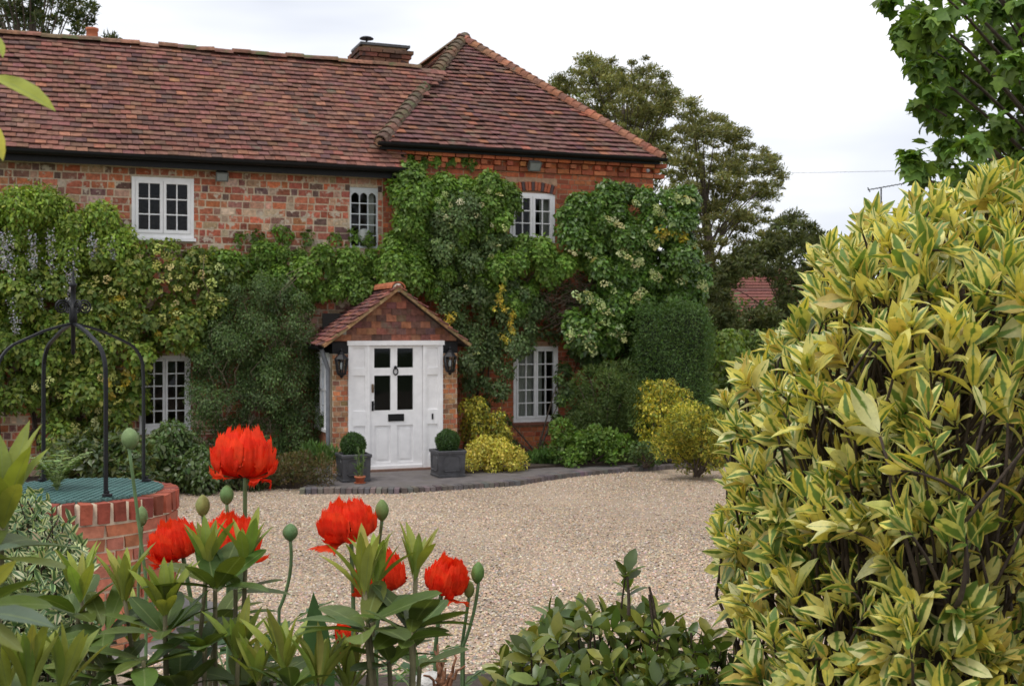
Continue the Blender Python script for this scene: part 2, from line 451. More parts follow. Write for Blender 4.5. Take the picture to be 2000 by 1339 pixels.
# loose stones, only where the drive lies open to view
n = 125000
Y = 5.6 + (18.3 - 5.6) * rng.random(n) ** 1.15
xp = rng.uniform(250, 1720, n)
X = (xp - HX) / F * Y
P = np.stack([X, Y, ground_z(Y) + 0.006 * np.sin(X * 2.1 + Y) + 0.004 * np.sin(3.1 * Y) + 0.003], 1)
OCT = ([(1, 0, 0), (.3, .9, .1), (-.8, .5, 0), (-.7, -.6, 0), (.4, -.9, 0), (.1, .05, .75), (0, 0, -.5)],
       [(0, 1, 5), (1, 2, 5), (2, 3, 5), (3, 4, 5), (4, 0, 5)], None)
s = rng.uniform(0.0065, 0.0155, n)
R = frames(nrm(rng.normal(size=(n, 3)) * np.array([1, 1, 0.25])), nrm(rng.normal(size=(n, 3)) * 0.35 + np.array([0, 0, 1])), s, s * rng.uniform(0.6, 1.0, n), s * rng.uniform(0.6, 1.1, n))
c = (0.93 + .10 * np.sin(X * 1.1 + .5 * np.sin(Y * .9)) * np.sin(Y * .8 + X * .4))[:, None] * pal([(0.54, 0.41, 0.29), (0.60, 0.47, 0.34), (0.46, 0.34, 0.23), (0.51, 0.37, 0.25), (0.42, 0.33, 0.25), (0.66, 0.57, 0.47), (0.56, 0.40, 0.27), (0.36, 0.31, 0.28)], n, 0.13)
M_PEBBLE = stone_mat('pebble', 0.85, 60, 0.85, 1.15, 0.2)
o = link('gravel', joined([OCT], np.zeros(n, int), P, R, c, False, M_PEBBLE), None, None, 'stuff')
tag(o, 'loose tan gravel covering the drive in front of the house', 'gravel')

# paved apron with a brick kerb
front = [(585, 958), (640, 957), (700, 957), (780, 957), (860, 953), (930, 948), (1000, 943), (1050, 935), (1100, 928), (1160, 922), (1230, 916), (1300, 912), (1390, 908)]
FW = [gp(x, y - 5, 0.0)[:2] for x, y in front]
back = [hw((7.4, -0.0, 0))[:2], hw((-1.0, 0.0, 0))[:2], hw((-1.35, -2.2, 0))[:2]]
M_PAVE = stone_mat('paving', 0.85, 5, 0.75, 1.25, 0.3, (0.13, 0.115, 0.10), (0.5, 0.7), 3)
pav = link('pavement', MB().slab([tuple(p) for p in FW] + [tuple(p) for p in back], -0.3, -0.004).mesh(M_PAVE, False, (0.135, 0.12, 0.117)), None, None, 'structure')
fw = np.array(FW); seg = np.linalg.norm(np.diff(fw, axis=0), axis=1); cum = np.concatenate([[0], np.cumsum(seg)])
BOXV = np.array([(x, y, z) for z in (-.5, .5) for y in (-.5, .5) for x in (-.5, .5)], float)
BOXF = [(0, 2, 3, 1), (4, 5, 7, 6), (0, 1, 5, 4), (1, 3, 7, 5), (3, 2, 6, 7), (2, 0, 4, 6)]
def box_variants(k, j):
    return [(BOXV + rng.uniform(-j, j, BOXV.shape), BOXF) for _ in range(k)]
BV = box_variants(5, 0.045)
P = []; R = []
for d in np.arange(0.04, cum[-1], 0.080):
    i = min(np.searchsorted(cum, d) - 1, len(seg) - 1)
    tdir = (fw[i + 1] - fw[i]) / seg[i]; p = fw[i] + tdir * (d - cum[i])
    P.append((p[0], p[1], -0.058 + rng.uniform(-.003, .003)))
    R.append(np.array([[tdir[0] * .070, -tdir[1] * .21, 0], [tdir[1] * .070, tdir[0] * .21, 0], [0, 0, .12]]))
n = len(P)
pieces(pav, 'kerb_brick', M_PAVE, BV, rng.integers(0, 5, n), P, R, pal([(0.13, 0.115, 0.11), (0.115, 0.10, 0.10), (0.15, 0.125, 0.118)], n, 0.1))
M_SOIL = plain_mat('soil', (0.045, 0.032, 0.022), 0.95, 0, 0.4, 20, 0.9)
def bed(name, pts, z0, z1):
    link(name, MB().slab([tuple(p[:2]) for p in pts], z0, z1).mesh(M_SOIL), None, None, 'structure')
bed('flower_bed', [gp(x, y, -.06) for x, y in ((-200, 985), (150, 975), (420, 958), (590, 952))] + [hw((-1.05, -1.4, 0)), hw((-1.05, 0, 0)), hw((-8, 0, 0))], -0.4, -0.03)
bed('flower_bed', [gp(x, y, 0) for x, y in ((905, 924), (1000, 917), (1090, 911), (1300, 904), (1420, 904))] + [hw((7.5, 0, 0)), hw((1.02, 0, 0))], -0.2, 0.03)
bed('flower_bed', [(-6, -3), (7, -3), (7, 5.6), (3, 5.9), (-1.5, 5.8), (-3.0, 5.3), (-6, 5.2)], 0.1, 0.46)

# ================================================================== the house
house = thing('house', 'red brick country house with clay tiled roofs and white casement windows, covered in climbers', 'house', (0, 0, 0), True)
EAVE_Z, RIDGE_V, RIDGE_Z = 4.765, -1.70, 6.865
UL0, UL1 = -7.6, 0.30
UR0, UR1 = 0.20, 5.22
TW = 0.3
def win_px(x0, y0, x1, y1, v=0.0):
    a, b2 = hp(x0, y0, v), hp(x1, y1, v); return a[0], b2[0], b2[2], a[2]
W_UL = (-3.754, -2.834, 3.557, 4.479)
W_GO = (-0.357, 0.115, 3.48, 4.47)
W_UR = (2.441, 3.284, 3.645, 4.50)
W_LL = (-3.64, -2.881, 0.593, 1.74)
W_LR = (2.51, 3.343, 0.541, 1.85)
def wall_with_holes(u0, u1, z0, z1, holes, y0, y1, extra=()):
    us = sorted({u0, u1, *[h[0] for h in holes], *[h[1] for h in holes]}); mb = MB()
    for a, b2 in zip(us[:-1], us[1:]):
        zs = [(h[2], h[3]) for h in holes if h[0] <= a + 1e-6 and h[1] >= b2 - 1e-6]; zs.sort()
        z = z0
        for h in zs + [(z1, z1)]:
            if h[0] > z + 1e-6: mb.box(a, b2, y0, y1, z, h[0])
            z = h[1]
    return mb
def brickwork(parent, u0, u1, z0, z1, y, course, length, joint, holes, colors, mat, vis=None, flemish=True, limit=300, skip=0.0, proud=0.008, arch=None):
    P = []; S = []
    nz_ = int((z1 - z0) / course)
    for r in range(nz_):
        zc = z0 + (r + .5) * course
        x = u0 - (0 if r % 2 else length * (0.5 if not flemish else 0.75)) + rng.uniform(-.015, .015)
        k = r
        while x < u1:
            l = length if (not flemish or k % 2 == 0) else length * 0.48
            l *= rng.uniform(0.94, 1.05); k += 1
            a, b2 = max(x, u0), min(x + l - joint, u1); x += l
            if b2 - a < 0.03: continue
            spans = [(a, b2)]
            for h in holes:
                if zc + course * .42 > h[2] and zc - course * .42 < h[3]:
                    ns = []
                    for p, q in spans:
                        if q <= h[0] or p >= h[1]: ns.append((p, q)); continue
                        if p < h[0]: ns.append((p, h[0]))
                        if q > h[1]: ns.append((h[1], q))
                    spans = ns
            for p, q in spans:
                if q - p > 0.025:
                    P.append(((p + q) / 2, y + 0.02 - proud + rng.uniform(-.003, .003), zc + rng.uniform(-.004, .004))); S.append((q - p, 0.04, course - joint * rng.uniform(.9, 1.2)))
    P = np.array(P); S = np.array(S); n = len(P)
    R = np.zeros((n, 3, 3)); ang = rng.normal(size=n) * 0.008
    R[:, 0, 0] = S[:, 0] * np.cos(ang); R[:, 2, 0] = S[:, 0] * np.sin(ang); R[:, 1, 1] = S[:, 1]; R[:, 0, 2] = -S[:, 2] * np.sin(ang); R[:, 2, 2] = S[:, 2] * np.cos(ang)
    wgt = seen_weight(P, True) * (1 if vis is None else vis(P)) * np.sqrt(S[:, 0] / length)
    pieces(parent, 'brick', mat, BV, rng.integers(0, 5, n), P, R, pal(colors, n, 0.16), wgt, limit, rest='other_bricks')

OLD = [(0.47, 0.15, 0.085), (0.43, 0.135, 0.08), (0.50, 0.175, 0.10), (0.36, 0.12, 0.08), (0.45, 0.155, 0.09), (0.52, 0.165, 0.08), (0.28, 0.13, 0.10), (0.47, 0.29, 0.20), (0.50, 0.36, 0.27), (0.17, 0.10, 0.085)]
RED = [(0.44, 0.13, 0.055), (0.39, 0.105, 0.05), (0.48, 0.15, 0.065), (0.41, 0.12, 0.06), (0.34, 0.10, 0.055)]
HL = [W_UL, W_GO, W_LL]; HRr = [W_UR, W_LR]
wl = link('wall', wall_with_holes(UL0, UL1 - .1, -0.3, 4.9, HL, 0.0, TW).mesh(M_MORTAR), house)
wl['label'] = 'weathered old brick wall of the lower wing'
brickwork(wl, UL0, UL1 - .12, -0.05, 4.72, 0.0, 0.114, 0.232, 0.019, HL, OLD, M_OLDBRICK, lambda P: np.where((P[:, 2] > 3.2) & (P[:, 0] < 0.1), 1.0, 0.05))
wr = link('wall', wall_with_holes(UR0, UR1, -0.3, 5.2, HRr, 0.003, TW).mesh(M_MORTAR2), house)
wr['label'] = 'orange red brick wall of the taller wing'
ARCH = (W_UR[0] - .08, W_UR[1] + .05, W_UR[3], W_UR[3] + 0.19)
brickwork(wr, UR0, UR1, -0.05, 5.16, 0.003, 0.086, 0.228, 0.012, HRr + [ARCH], RED, M_REDBRICK, lambda P: np.where((P[:, 2] > 4.5), 1.0, np.where(np.abs(P[:, 0] - 2.9) < .7, .6, 0.05)))
# corbelled courses under the right eaves
P = []; R = []
for r, (z, pr) in enumerate(((4.90, .035), (4.99, .07), (5.08, .11))):
    for i, x in enumerate(np.arange(UR0 + .05, UR1 + .05, 0.118 if r == 1 else 0.236)):
        if r == 1 and i % 2: continue
        wd = 0.105 if r == 1 else 0.224
        P.append((x + wd / 2, 0.05 - pr, z)); R.append(np.diag([wd, 0.14, 0.075]))
pieces(wr, 'corbel_brick', M_REDBRICK, BV, rng.integers(0, 5, len(P)), P, R, pal(RED, len(P), 0.15))
# brick arch over the upper right window
P = []; R = []; uc = (W_UR[0] + W_UR[1]) / 2; na = 15
for k in range(na):
    a = (k - (na - 1) / 2) / na * 0.62; rad = 1.45
    P.append((uc + rad * math.sin(a), -0.02, W_UR[3] - rad + .02 + 0.085 + rad * math.cos(a) + 0.015))
    ca, sa = math.cos(a), math.sin(a)
    R.append(np.array([[ca * .05, 0, sa * .15], [0, .06, 0], [-sa * .05, 0, ca * .15]]))
pieces(wr, 'arch_brick', M_REDBRICK, BV, rng.integers(0, 5, na), P, R, np.array([[(0.42, 0.12, 0.06), (0.10, 0.07, 0.07), (0.36, .11, .06)][k % 3] for k in range(na)]))
# side, back and inner walls (dark rooms behind the glass)
mb = MB().box(UR1 - TW, UR1 - .004, TW, 9, -.3, 5.2).box(UL0, UL1, 3.6, 3.9, -.3, 4.9).box(UL0, UL0 + TW, TW, 3.6, -.3, 4.9).box(UR0, UR1 - TW, 8.7, 9, -.3, 5.2).box(UR0 - .1, UR0 + .02, TW, 9, -.3, 5.4)
link('wall', mb.mesh(M_MORTAR2), house)
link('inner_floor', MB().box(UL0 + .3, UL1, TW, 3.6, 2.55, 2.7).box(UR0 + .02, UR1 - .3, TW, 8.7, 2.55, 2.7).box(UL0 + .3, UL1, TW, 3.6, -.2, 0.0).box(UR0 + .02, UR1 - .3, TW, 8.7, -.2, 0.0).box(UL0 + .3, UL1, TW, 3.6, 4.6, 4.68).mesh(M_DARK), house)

# ---- roofs
TV = [(BOXV * np.array([1, 1, 1]) + rng.uniform(-.03, .03, BOXV.shape) * np.array([.6, .5, .8]), BOXF) for _ in range(5)]
ROOF = [(0.205, 0.096, 0.072), (0.19, 0.09, 0.069), (0.172, 0.084, 0.066), (0.22, 0.102, 0.072)] * 5 + [(0.195, 0.085, 0.066), (0.13, 0.068, 0.060), (0.21, 0.085, 0.06), (0.20, 0.092, 0.074), (0.30, 0.135, 0.085), (0.12, 0.066, 0.058)]
def tiles(parent, org, along, up, length, slope, gauge, width, keep, colors, name='tile', mat=None, limit=300, thick=0.013, tint=None, vis=None):
    along = nrm(np.asarray(along, float)); up = nrm(np.asarray(up, float)); no = np.cross(along, up)
    if no[2] < 0: no = -no
    P = []; R = []
    rows = int(round(slope / gauge)); gauge = slope / rows
    for r in range(rows + 1):
        s = r * gauge
        off = (0.5 if r % 2 else 0) * width + rng.uniform(-.01, .01)
        k0 = int(length / width) + 2
        for k in range(-1, k0):
            a = k * width + off
            if not keep(a + width / 2, s + gauge * .4): continue
            tl = 0.215 + rng.normal() * 0.022
            y_ = up * math.cos(tl) - no * math.sin(tl); n_ = no * math.cos(tl) + up * math.sin(tl)
            ln = gauge * 1.7
            yaw = rng.normal() * .012
            x_ = along * math.cos(yaw) + y_ * math.sin(yaw)
            dip = 0.012 * math.sin(a * 1.3 + s) + 0.008 * math.sin(a * 3.1 + s * 2.2)
            p = np.asarray(org) + along * (a + width / 2) + up * (s - 0.02 + rng.normal() * .004) + y_ * ln / 2 + no * (0.035 + dip + rng.normal() * .003)
            P.append(p); R.append(np.stack([x_ * width * .965, y_ * ln, n_ * thick * rng.uniform(.9, 1.3)], 1))
    P = np.array(P); n = len(P)
    c = pal(colors, n, 0.11)
    if tint is not None: c = c * tint(P)[:, None]
    pieces(parent, name, mat or M_TILE, TV, rng.integers(0, 5, n), P, np.array(R), c, None if vis is None else seen_weight(P, True) * vis(P), limit, rest='other_tiles')
V0 = 0.40                                           # eaves overhang of the lower wing
sl = math.hypot(V0 - RIDGE_V, RIDGE_Z - EAVE_Z)
upL = np.array([0, (V0 - RIDGE_V) / sl, (RIDGE_Z - EAVE_Z) / sl])
AX = np.array([2.68, 3.25, 7.88])                   # top of the right hip
HE = 5.19; HV = 0.25; HU0, HU1 = 0.10, 5.26         # right eaves
roofL = link('roof', MB().add([(UL0 - .2, -V0 + .02, EAVE_Z - .02), (0.52, -V0 + .02, EAVE_Z - .02), (0.52, -RIDGE_V, RIDGE_Z - .02), (UL0 - .2, -RIDGE_V, RIDGE_Z - .02), (UL0 - .2, 3.95, 4.7), (0.52, 3.95, 4.7)],
                                  [(0, 1, 2, 3), (3, 2, 5, 4)]).mesh(M_FELT), house)
roofL['label'] = 'weathered brown clay tile roof of the lower wing'
def keepL(a, s):
    u = a + UL0 - .2; y = -V0 + upL[1] * s; z = EAVE_Z + upL[2] * s
    # hidden once inside the hip's left slope
    zl = HE + (u - HU0) * (AX[2] - HE) / (AX[0] - HU0)
    return not (y > 0 and u > HU0 and z < zl - 0.12) and s < sl + .01 and (y < 0.05 or u < 2.6) and (y > -0.03 or u < 0.5)
tiles(roofL, (UL0 - .2, -V0, EAVE_Z), (1, 0, 0), upL, 10.6, sl, 0.122, 0.162, keepL, ROOF)
# ridge tiles of the lower wing
def half_round(L_, r, n=7, sag=1.0):
    V = []; Fc = []
    for x in (0, L_):
        for k in range(n):
            a = math.pi * k / (n - 1); V.append((x, -r * math.cos(a), r * sag * math.sin(a)))
        for k in range(n):
            a = math.pi * k / (n - 1); V.append((x, -(r - .02) * math.cos(a), (r - .02) * sag * math.sin(a)))
    for k in range(n - 1):
        Fc.append((k, k + 1, 2 * n + k + 1, 2 * n + k)); Fc.append((n + k, 3 * n + k, 3 * n + k + 1, n + k + 1))
        Fc.append((k, n + k, n + k + 1, k + 1)); Fc.append((2 * n + k, 2 * n + k + 1, 3 * n + k + 1, 3 * n + k))
    Fc += [(0, 2 * n, 3 * n, n), (n - 1, 2 * n - 1, 4 * n - 1, 3 * n - 1)]
    return V, Fc
RT = [half_round(.31, .105, 7, .8)]
P = []; R = []; 
for x in np.arange(UL0 - .2, 1.2, 0.305):
    P.append((x, -RIDGE_V + rng.normal() * .006, RIDGE_Z + .012 + rng.normal() * .008)); a = rng.normal() * .02
    R.append(np.array([[math.cos(a), 0, -math.sin(a)], [0, 1, 0], [math.sin(a), 0, math.cos(a)]]))
pieces(roofL, 'ridge_tile', M_TILE2, RT, np.zeros(len(P), int), P, R, pal([(0.23, 0.115, 0.078), (0.20, 0.11, 0.078), (0.26, 0.13, 0.085)], len(P), 0.12))
# fascia and gutter of the lower wing
link('fascia', MB().box(UL0 - .2, 0.34, -V0 + .10, -V0 + .13, 4.60, 4.765).box(UL0 - .2, 0.30, -V0 + .13, 0.0, 4.70, 4.72).mesh(M_BLACK), house)
def gutter(u0, u1, y, z, r):
    prof = [(-r * math.cos(math.pi * k / 6), -r * math.sin(math.pi * k / 6)) for k in range(7)]; prof += [(p[0] * .86, p[1] * .86) for p in reversed(prof)]
    n = len(prof)
    V = [(u0, y + p[0], z + p[1]) for p in prof] + [(u1, y + p[0], z + p[1]) for p in prof]
    Fc = [(i, (i + 1) % n, (i + 1) % n + n, i + n) for i in range(n)] + [tuple(range(n)), tuple(range(2 * n - 1, n - 1, -1))]
    return MB().add(V, Fc)
link('gutter', gutter(UL0 - .2, 0.56, -V0 - .005, 4.765, .075).mesh(M_BLACK), house)

# the hip roof of the taller wing
hs = math.hypot(AX[1] + HV, AX[2] - HE)
upF = np.array([0, (AX[1] + HV) / hs, (AX[2] - HE) / hs])
roofR = link('roof', MB().add([(HU0, -HV + .02, HE - .02), (HU1, -HV + .02, HE - .02), (AX[0], AX[1], AX[2] - .02), (AX[0], 9.3, AX[2] - .02), (HU0, 9.3, HE - .02), (HU1, 9.3, HE - .02)],
                                   [(0, 1, 2), (0, 2, 3, 4), (1, 5, 3, 2), (4, 3, 5)]).mesh(M_FELT), house)
roofR['label'] = 'purple brown clay tile hip roof of the taller wing'
def keepF(a, s):
    f = s / hs
    return HU0 + (AX[0] - HU0) * f - .03 < a + HU0 < HU1 + (AX[0] - HU1) * f + .03 and f < .985
DARKR = [(0.168, 0.082, 0.068), (0.155, 0.078, 0.068), (0.182, 0.086, 0.069)] * 4 + [(0.12, 0.062, 0.056), (0.15, 0.075, 0.065), (0.19, 0.080, 0.058), (0.28, 0.115, 0.07)]
tiles(roofR, (HU0, -HV, HE), (1, 0, 0), upF, HU1 - HU0, hs, 0.155, 0.165, keepF, DARKR)
ls = math.hypot(AX[0] - HU0, AX[2] - HE)
upS = np.array([(AX[0] - HU0) / ls, 0, (AX[2] - HE) / ls])
def keepS(a, s):
    y = a - HV; f = s / ls
    if y < -HV + (AX[1] + HV) * f - .03 or f > .99 or y > 8: return False
    z = HE + (AX[2] - HE) * f
    zl = EAVE_Z + (y + V0) * upL[2] / upL[1]
    if y < -RIDGE_V and z < zl - .12: return False
    return True
tiles(roofR, (HU0, -HV, HE), (0, 1, 0), upS, 8.5, ls, 0.155, 0.165, keepS, ROOF + [(0.36, .14, .08)] * 3, 'side_tile', limit=120)
# hip tiles: dark half-rounds on the left hip, orange bonnets on the right hip
def along_line(a, b_, step): 
    a, b_ = np.asarray(a, float), np.asarray(b_, float); l = np.linalg.norm(b_ - a); d = (b_ - a) / l
    return d, [a + d * s for s in np.arange(0, l - step * .3, step)]
A0 = np.array([HU0 - .03, -HV - .04, HE + .03]); A1 = np.array([HU1 + .03, -HV - .04, HE + .03]); top = AX + np.array([0, -.05, .06])
for nm, a, colr, rr, sg, st in (('hip_tile', A0, [(0.15, 0.10, 0.07), (0.12, .085, .06), (0.18, .11, .07)], .12, .95, .20), ('bonnet_tile', A1, [(0.27, 0.115, 0.068), (0.235, 0.105, 0.065), (0.30, 0.13, 0.075), (0.20, .095, .065)], .115, .95, .165)):
    d, pts = along_line(a, top, st)
    up_ = nrm(np.array([0, 0, 1.0]) - d * d[2]); sd = np.cross(d, up_)
    R = []
    for p in pts:
        tl = -0.16; x_ = d * math.cos(tl) + up_ * math.sin(tl); z_ = up_ * math.cos(tl) - d * math.sin(tl)
        R.append(np.stack([x_, -np.cross(x_, z_), z_], 1))
    tm = half_round(st * 1.45, rr, 7, sg)
    pieces(roofR, nm, M_TILE2 if nm == 'hip_tile' else M_TILE, [tm], np.zeros(len(pts), int), [p - up_ * .035 for p in pts], R, pal(colr, len(pts), .12))
dh = (top - A1); lh = np.linalg.norm(dh)
link('hip_mortar', MB().tube([A1 + np.array([0, .06, -.03]), top + np.array([0, .02, -.06])], .075, 8).mesh(M_MORTAR2), roofR)
link('hip_mortar', MB().tube([A0 + np.array([0, .06, -.03]), top + np.array([0, .02, -.06])], .075, 8).mesh(M_MORTAR2), roofR)
P = [(AX[0], y, AX[2] + .02) for y in np.arange(AX[1] - .05, 9, .305)]
pieces(roofR, 'ridge_tile', M_TILE2, RT, np.zeros(len(P), int), P, [np.array([[0, -1, 0], [1, 0, 0], [0, 0, 1.0]])] * len(P), pal([(0.26, 0.15, 0.10)], len(P), .15), limit=6)
link('gutter', gutter(HU0 - .05, HU1 + .08, -HV - .03, HE + .0, .06).box(HU0, HU1, -HV + .06, -HV + .09, HE - .1, HE - .02).box(HU0, HU1, -HV + .09, 0.0, HE - .04, HE - .02).mesh(M_BLACK), house)

# ---- chimneys
def stack(name, u0, u1, y0, y1, z0, z1, colors, corbels=(), label=None):
    mb = MB().box(u0 + .012, u1 - .012, y0 + .012, y1 - .012, z0, z1)
    ch = link(name, mb.mesh(M_MORTAR2), house)
    if label: ch['label'] = label
    P = []; S = []
    nz_ = int((z1 - z0) / .075)
    for r in range(nz_):
        z = z0 + (r + .5) * .075; e = 0
        for zz, ex in corbels:
            if z > zz: e = ex
        for (fx0, fx1, fy, ax) in ((u0 - e, u1 + e, y0 - e, 0), (y0 - e, y1 + e, u0 - e, 1), (y0 - e, y1 + e, u1 + e, 1), (u0 - e, u1 + e, y1 + e, 0)):
            l = .225; x = fx0 - (.112 if r % 2 else 0)
            while x < fx1:
                a, b2 = max(x, fx0), min(x + l - .012, fx1); x += l
                if b2 - a < .02: continue
                inner = .06 if fy in (y0 - e, u0 - e) else -.06
                d = .12 + e
                cc = fy + (d / 2 if inner > 0 else -d / 2)
                if ax == 0: P.append(((a + b2) / 2, cc, z)); S.append((b2 - a, d, .064))
                else: P.append((cc, (a + b2) / 2, z)); S.append((d * .99, b2 - a, .063))
    n = len(P); R = np.zeros((n, 3, 3)); S = np.array(S)
    for i in range(3): R[:, i, i] = S[:, i]
    link('stack_bricks', joined(BV, rng.integers(0, 5, n), np.array(P), R, pal(colors, n, .18), False, M_REDBRICK), ch, None, 'stuff')
    return ch
CB = [(0.17, 0.08, 0.055), (0.13, 0.07, 0.05), (0.10, 0.06, 0.05), (0.21, .09, .06)]
a = hp(697, 84, -1.75); b2 = hp(802, 98, -1.75)
u0, u1, zt = a[0] + .10, b2[0] - .08, a[2]
ch = stack('chimney', u0, u1, 1.72, 2.35, 6.5, zt - .03, CB, ((zt - .42, .0), (zt - .34, .035), (zt - .27, .07), (zt - .19, .10)), 'stout corbelled brick chimney with metal cowl')
link('capping', MB().box(u0 - .05, u1 + .05, 1.67, 2.40, zt - .03, zt + .015).mesh(M_LEAD), ch)
cu = hp(716, 90, -2.0)[0]
link('cowl', MB().lathe([(.05, 0), (.05, .04), (.02, .05), (.016, .14), (0, .14)], 10, (cu, 2.0, zt + .012)).lathe([(.02, .135), (.125, .13), (.13, .142), (.10, .165), (.05, .18), (.0, .185)], 16, (cu, 2.0, zt + .012)).mesh(M_IRON), ch)
a = hp(168, 90, -2.0); b2 = hp(228, 90, -2.0); zt = hp(195, 77, -2.0)[2]
ch = stack('chimney', a[0], b2[0], 2.0, 2.5, 6.3, zt, [(0.34, .13, .07), (.28, .11, .07)], (), 'low chimney behind the ridge with one clay pot')
pu = hp(180, 66, -2.2); r = 13 / F * 17.5
link('chimney_pot', MB().lathe([(r * 1.1, 0), (r * 1.02, .04), (r, .05), (r * .93, .17), (r * 1.06, .18), (r * 1.06, .22), (r * .8, .22)], 16, (pu[0], 2.2, zt)).mesh(M_TERRA, True), ch)
a = hp(112, 80, -2.0); b2 = hp(150, 80, -2.0)
ch = stack('chimney', a[0], b2[0], 2.05, 2.5, 6.3, hp(130, 74, -2.0)[2], [(0.2, .1, .07), (.16, .09, .07)], (), 'dark capped chimney stub beside the clay pot')

# ---- windows
def casement(name, hole, cols, rows, y=0.0, casements=2, frame=.05, stile=.045, bar=.018, label=None, sill=True, curtain=None, mat=M_WHITE, head=0.0):
    u0, u1, z0, z1 = hole
    mb = MB(); d0, d1 = y - .018, y + .06
    mb.box(u0, u0 + frame, d0, d1, z0, z1).box(u1 - frame, u1, d0, d1, z0, z1).box(u0 + frame, u1 - frame, d0, d1, z1 - frame, z1).box(u0 + frame, u1 - frame, d0, d1, z0, z0 + frame * 1.3)
    iu0, iu1, iz0, iz1 = u0 + frame, u1 - frame, z0 + frame * 1.3, z1 - frame
    panes = []
    for k in range(casements):
        a = iu0 + (iu1 - iu0) * k / casements + .003; b_ = iu0 + (iu1 - iu0) * (k + 1) / casements - .003
        e0, e1 = y - .03, y + .04
        mb.box(a, a + stile, e0, e1, iz0 + .002, iz1 - .002).box(b_ - stile, b_, e0, e1, iz0 + .002, iz1 - .002).box(a + stile, b_ - stile, e0, e1, iz1 - stile, iz1 - .002).box(a + stile, b_ - stile, e0, e1, iz0 + .002, iz0 + stile * 1.2)
        pu0, pu1, pz0, pz1 = a + stile, b_ - stile, iz0 + stile * 1.2, iz1 - stile
        for c_ in range(1, cols):
            x = pu0 + (pu1 - pu0) * c_ / cols; mb.box(x - bar / 2, x + bar / 2, y - .02, y + .03, pz0, pz1)
        for r_ in range(1, rows):
            z = pz0 + (pz1 - pz0) * r_ / rows; mb.box(pu0, pu1, y - .018, y + .028, z - bar / 2, z + bar / 2)
        for c_ in range(cols):
            for r_ in range(rows):
                panes.append((pu0 + (pu1 - pu0) * c_ / cols, pu0 + (pu1 - pu0) * (c_ + 1) / cols, pz0 + (pz1 - pz0) * r_ / rows, pz0 + (pz1 - pz0) * (r_ + 1) / rows))
    wn = link(name, mb.mesh(mat), house)
    if label: wn['label'] = label
    for (a, b_, c_, d_) in panes:
        tlt = rng.normal() * .004
        link('pane', mesh([(a, y + .012 + tlt, c_), (b_, y + .012, c_), (b_, y + .012 + rng.normal() * .002, d_), (a, y + .012 + tlt, d_)], [(0, 1, 2, 3)], False, None, None, M_GLASS), wn)
    if sill: link('sill', MB().box(u0 - .03, u1 + .03, y - .06, y + .1, z0 - .05, z0 - .002).mesh(mat if sill == 1 else M_REDBRICK, False, None if sill == 1 else (0.22, .09, .06)), wn)
    if curtain:
        for (ca, cb) in curtain:
            V = []; k = 24
            for i in range(k + 1):
                x = ca + (cb - ca) * i / k
                for z in (z0, z1): V.append((x, y + .16 + .02 * math.sin(i * 1.6), z))
            link('curtain', mesh(V, [(2 * i, 2 * i + 2, 2 * i + 3, 2 * i + 1) for i in range(k)], True, None, None, M_CURTAIN), wn)
    return wn
casement('window', W_UL, 2, 3, -.03, label='white upper window of the old brick wing')
casement('window', W_UR, 2, 3, 0.0, label='white upper window under the brick arch', sill=0, curtain=[(W_UR[1] - .22, W_UR[1] - .05)])
casement('window', W_LL, 2, 5, 0.0, label='tall ground floor window half hidden by climbers', stile=.035)
casement('window', W_LR, 2, 5, 0.0, label='tall ground floor window with pale curtains', sill=2, stile=.035, curtain=[(W_LR[0] + .06, W_LR[0] + .42), (W_LR[0] + .46, W_LR[0] + .60)])
# the small arched window: three lights with pointed heads
u0, u1, z0, z1 = W_GO
mb = MB(); yy = .02
mb.box(u0, u0 + .025, yy - .02, yy + .03, z0, z1 - .06).box(u1 - .025, u1, yy - .02, yy + .03, z0, z1 - .06).box(u0 + .025, u1 - .025, yy - .02, yy + .03, z0, z0 + .03)
segm = [(u0 + (u1 - u0) * t_, z1 - .06 + .05 * math.sin(math.pi * t_)) for t_ in np.linspace(0, 1, 9)]
mb.prism(segm + [(u1, z1 - .085), (u0, z1 - .085)], yy - .02, yy + .03)
mb.prism([(p[0], p[1] + .0) for p in segm] + [(u1, z1 - .005), (u0, z1 - .005)], .0, .06)
wd = (u1 - u0 - .05) / 3; panes = []
zr = np.linspace(z0 + .03, z1 - .085, 6)
for k in range(3):
    a = u0 + .025 + k * wd
    if k: mb.box(a - .008, a + .008, yy - .015, yy + .02, z0 + .03, z1 - .085)
    c_ = a + wd / 2; zt = z1 - .085
    for sgn in (-1, 1):
        e = a if sgn < 0 else a + wd
        mb.prism([(e, zt), (e, zt - .075), (e - sgn * .012, zt - .045), (e - sgn * .03, zt - .018), (c_, zt)] if sgn > 0 else [(e, zt), (c_, zt), (e + .03, zt - .018), (e + .012, zt - .045), (e, zt - .075)], yy - .012, yy + .018)
    for r_ in range(5): panes.append((a, a + wd, zr[r_], zr[r_ + 1]))
for z in zr[1:-1]: mb.box(u0 + .025, u1 - .025, yy - .013, yy + .019, z - .008, z + .008)
wn = link('window', mb.mesh(M_CREAM), house); wn['label'] = 'small arched window of three pointed lights'
for (a, b_, c_, d_) in panes: link('pane', mesh([(a, yy + .008, c_), (b_, yy + .008, c_), (b_, yy + .008, d_), (a, yy + .008, d_)], [(0, 1, 2, 3)], False, None, None, M_GLASS), wn)
link('curtain', MB().box(u1 - .15, u1 - .03, .14, .16, z0, z1 - .05).mesh(M_CURTAIN), wn)
pc = hp(712, 460, .05)
o = link('round_plate', MB().lathe([(.0, 0), (.10, .004), (.115, .012), (.115, .018), (0, .018)], 24).mesh(plain_mat('stoneware', (.42, .44, .40), .5, 0, .2), True))
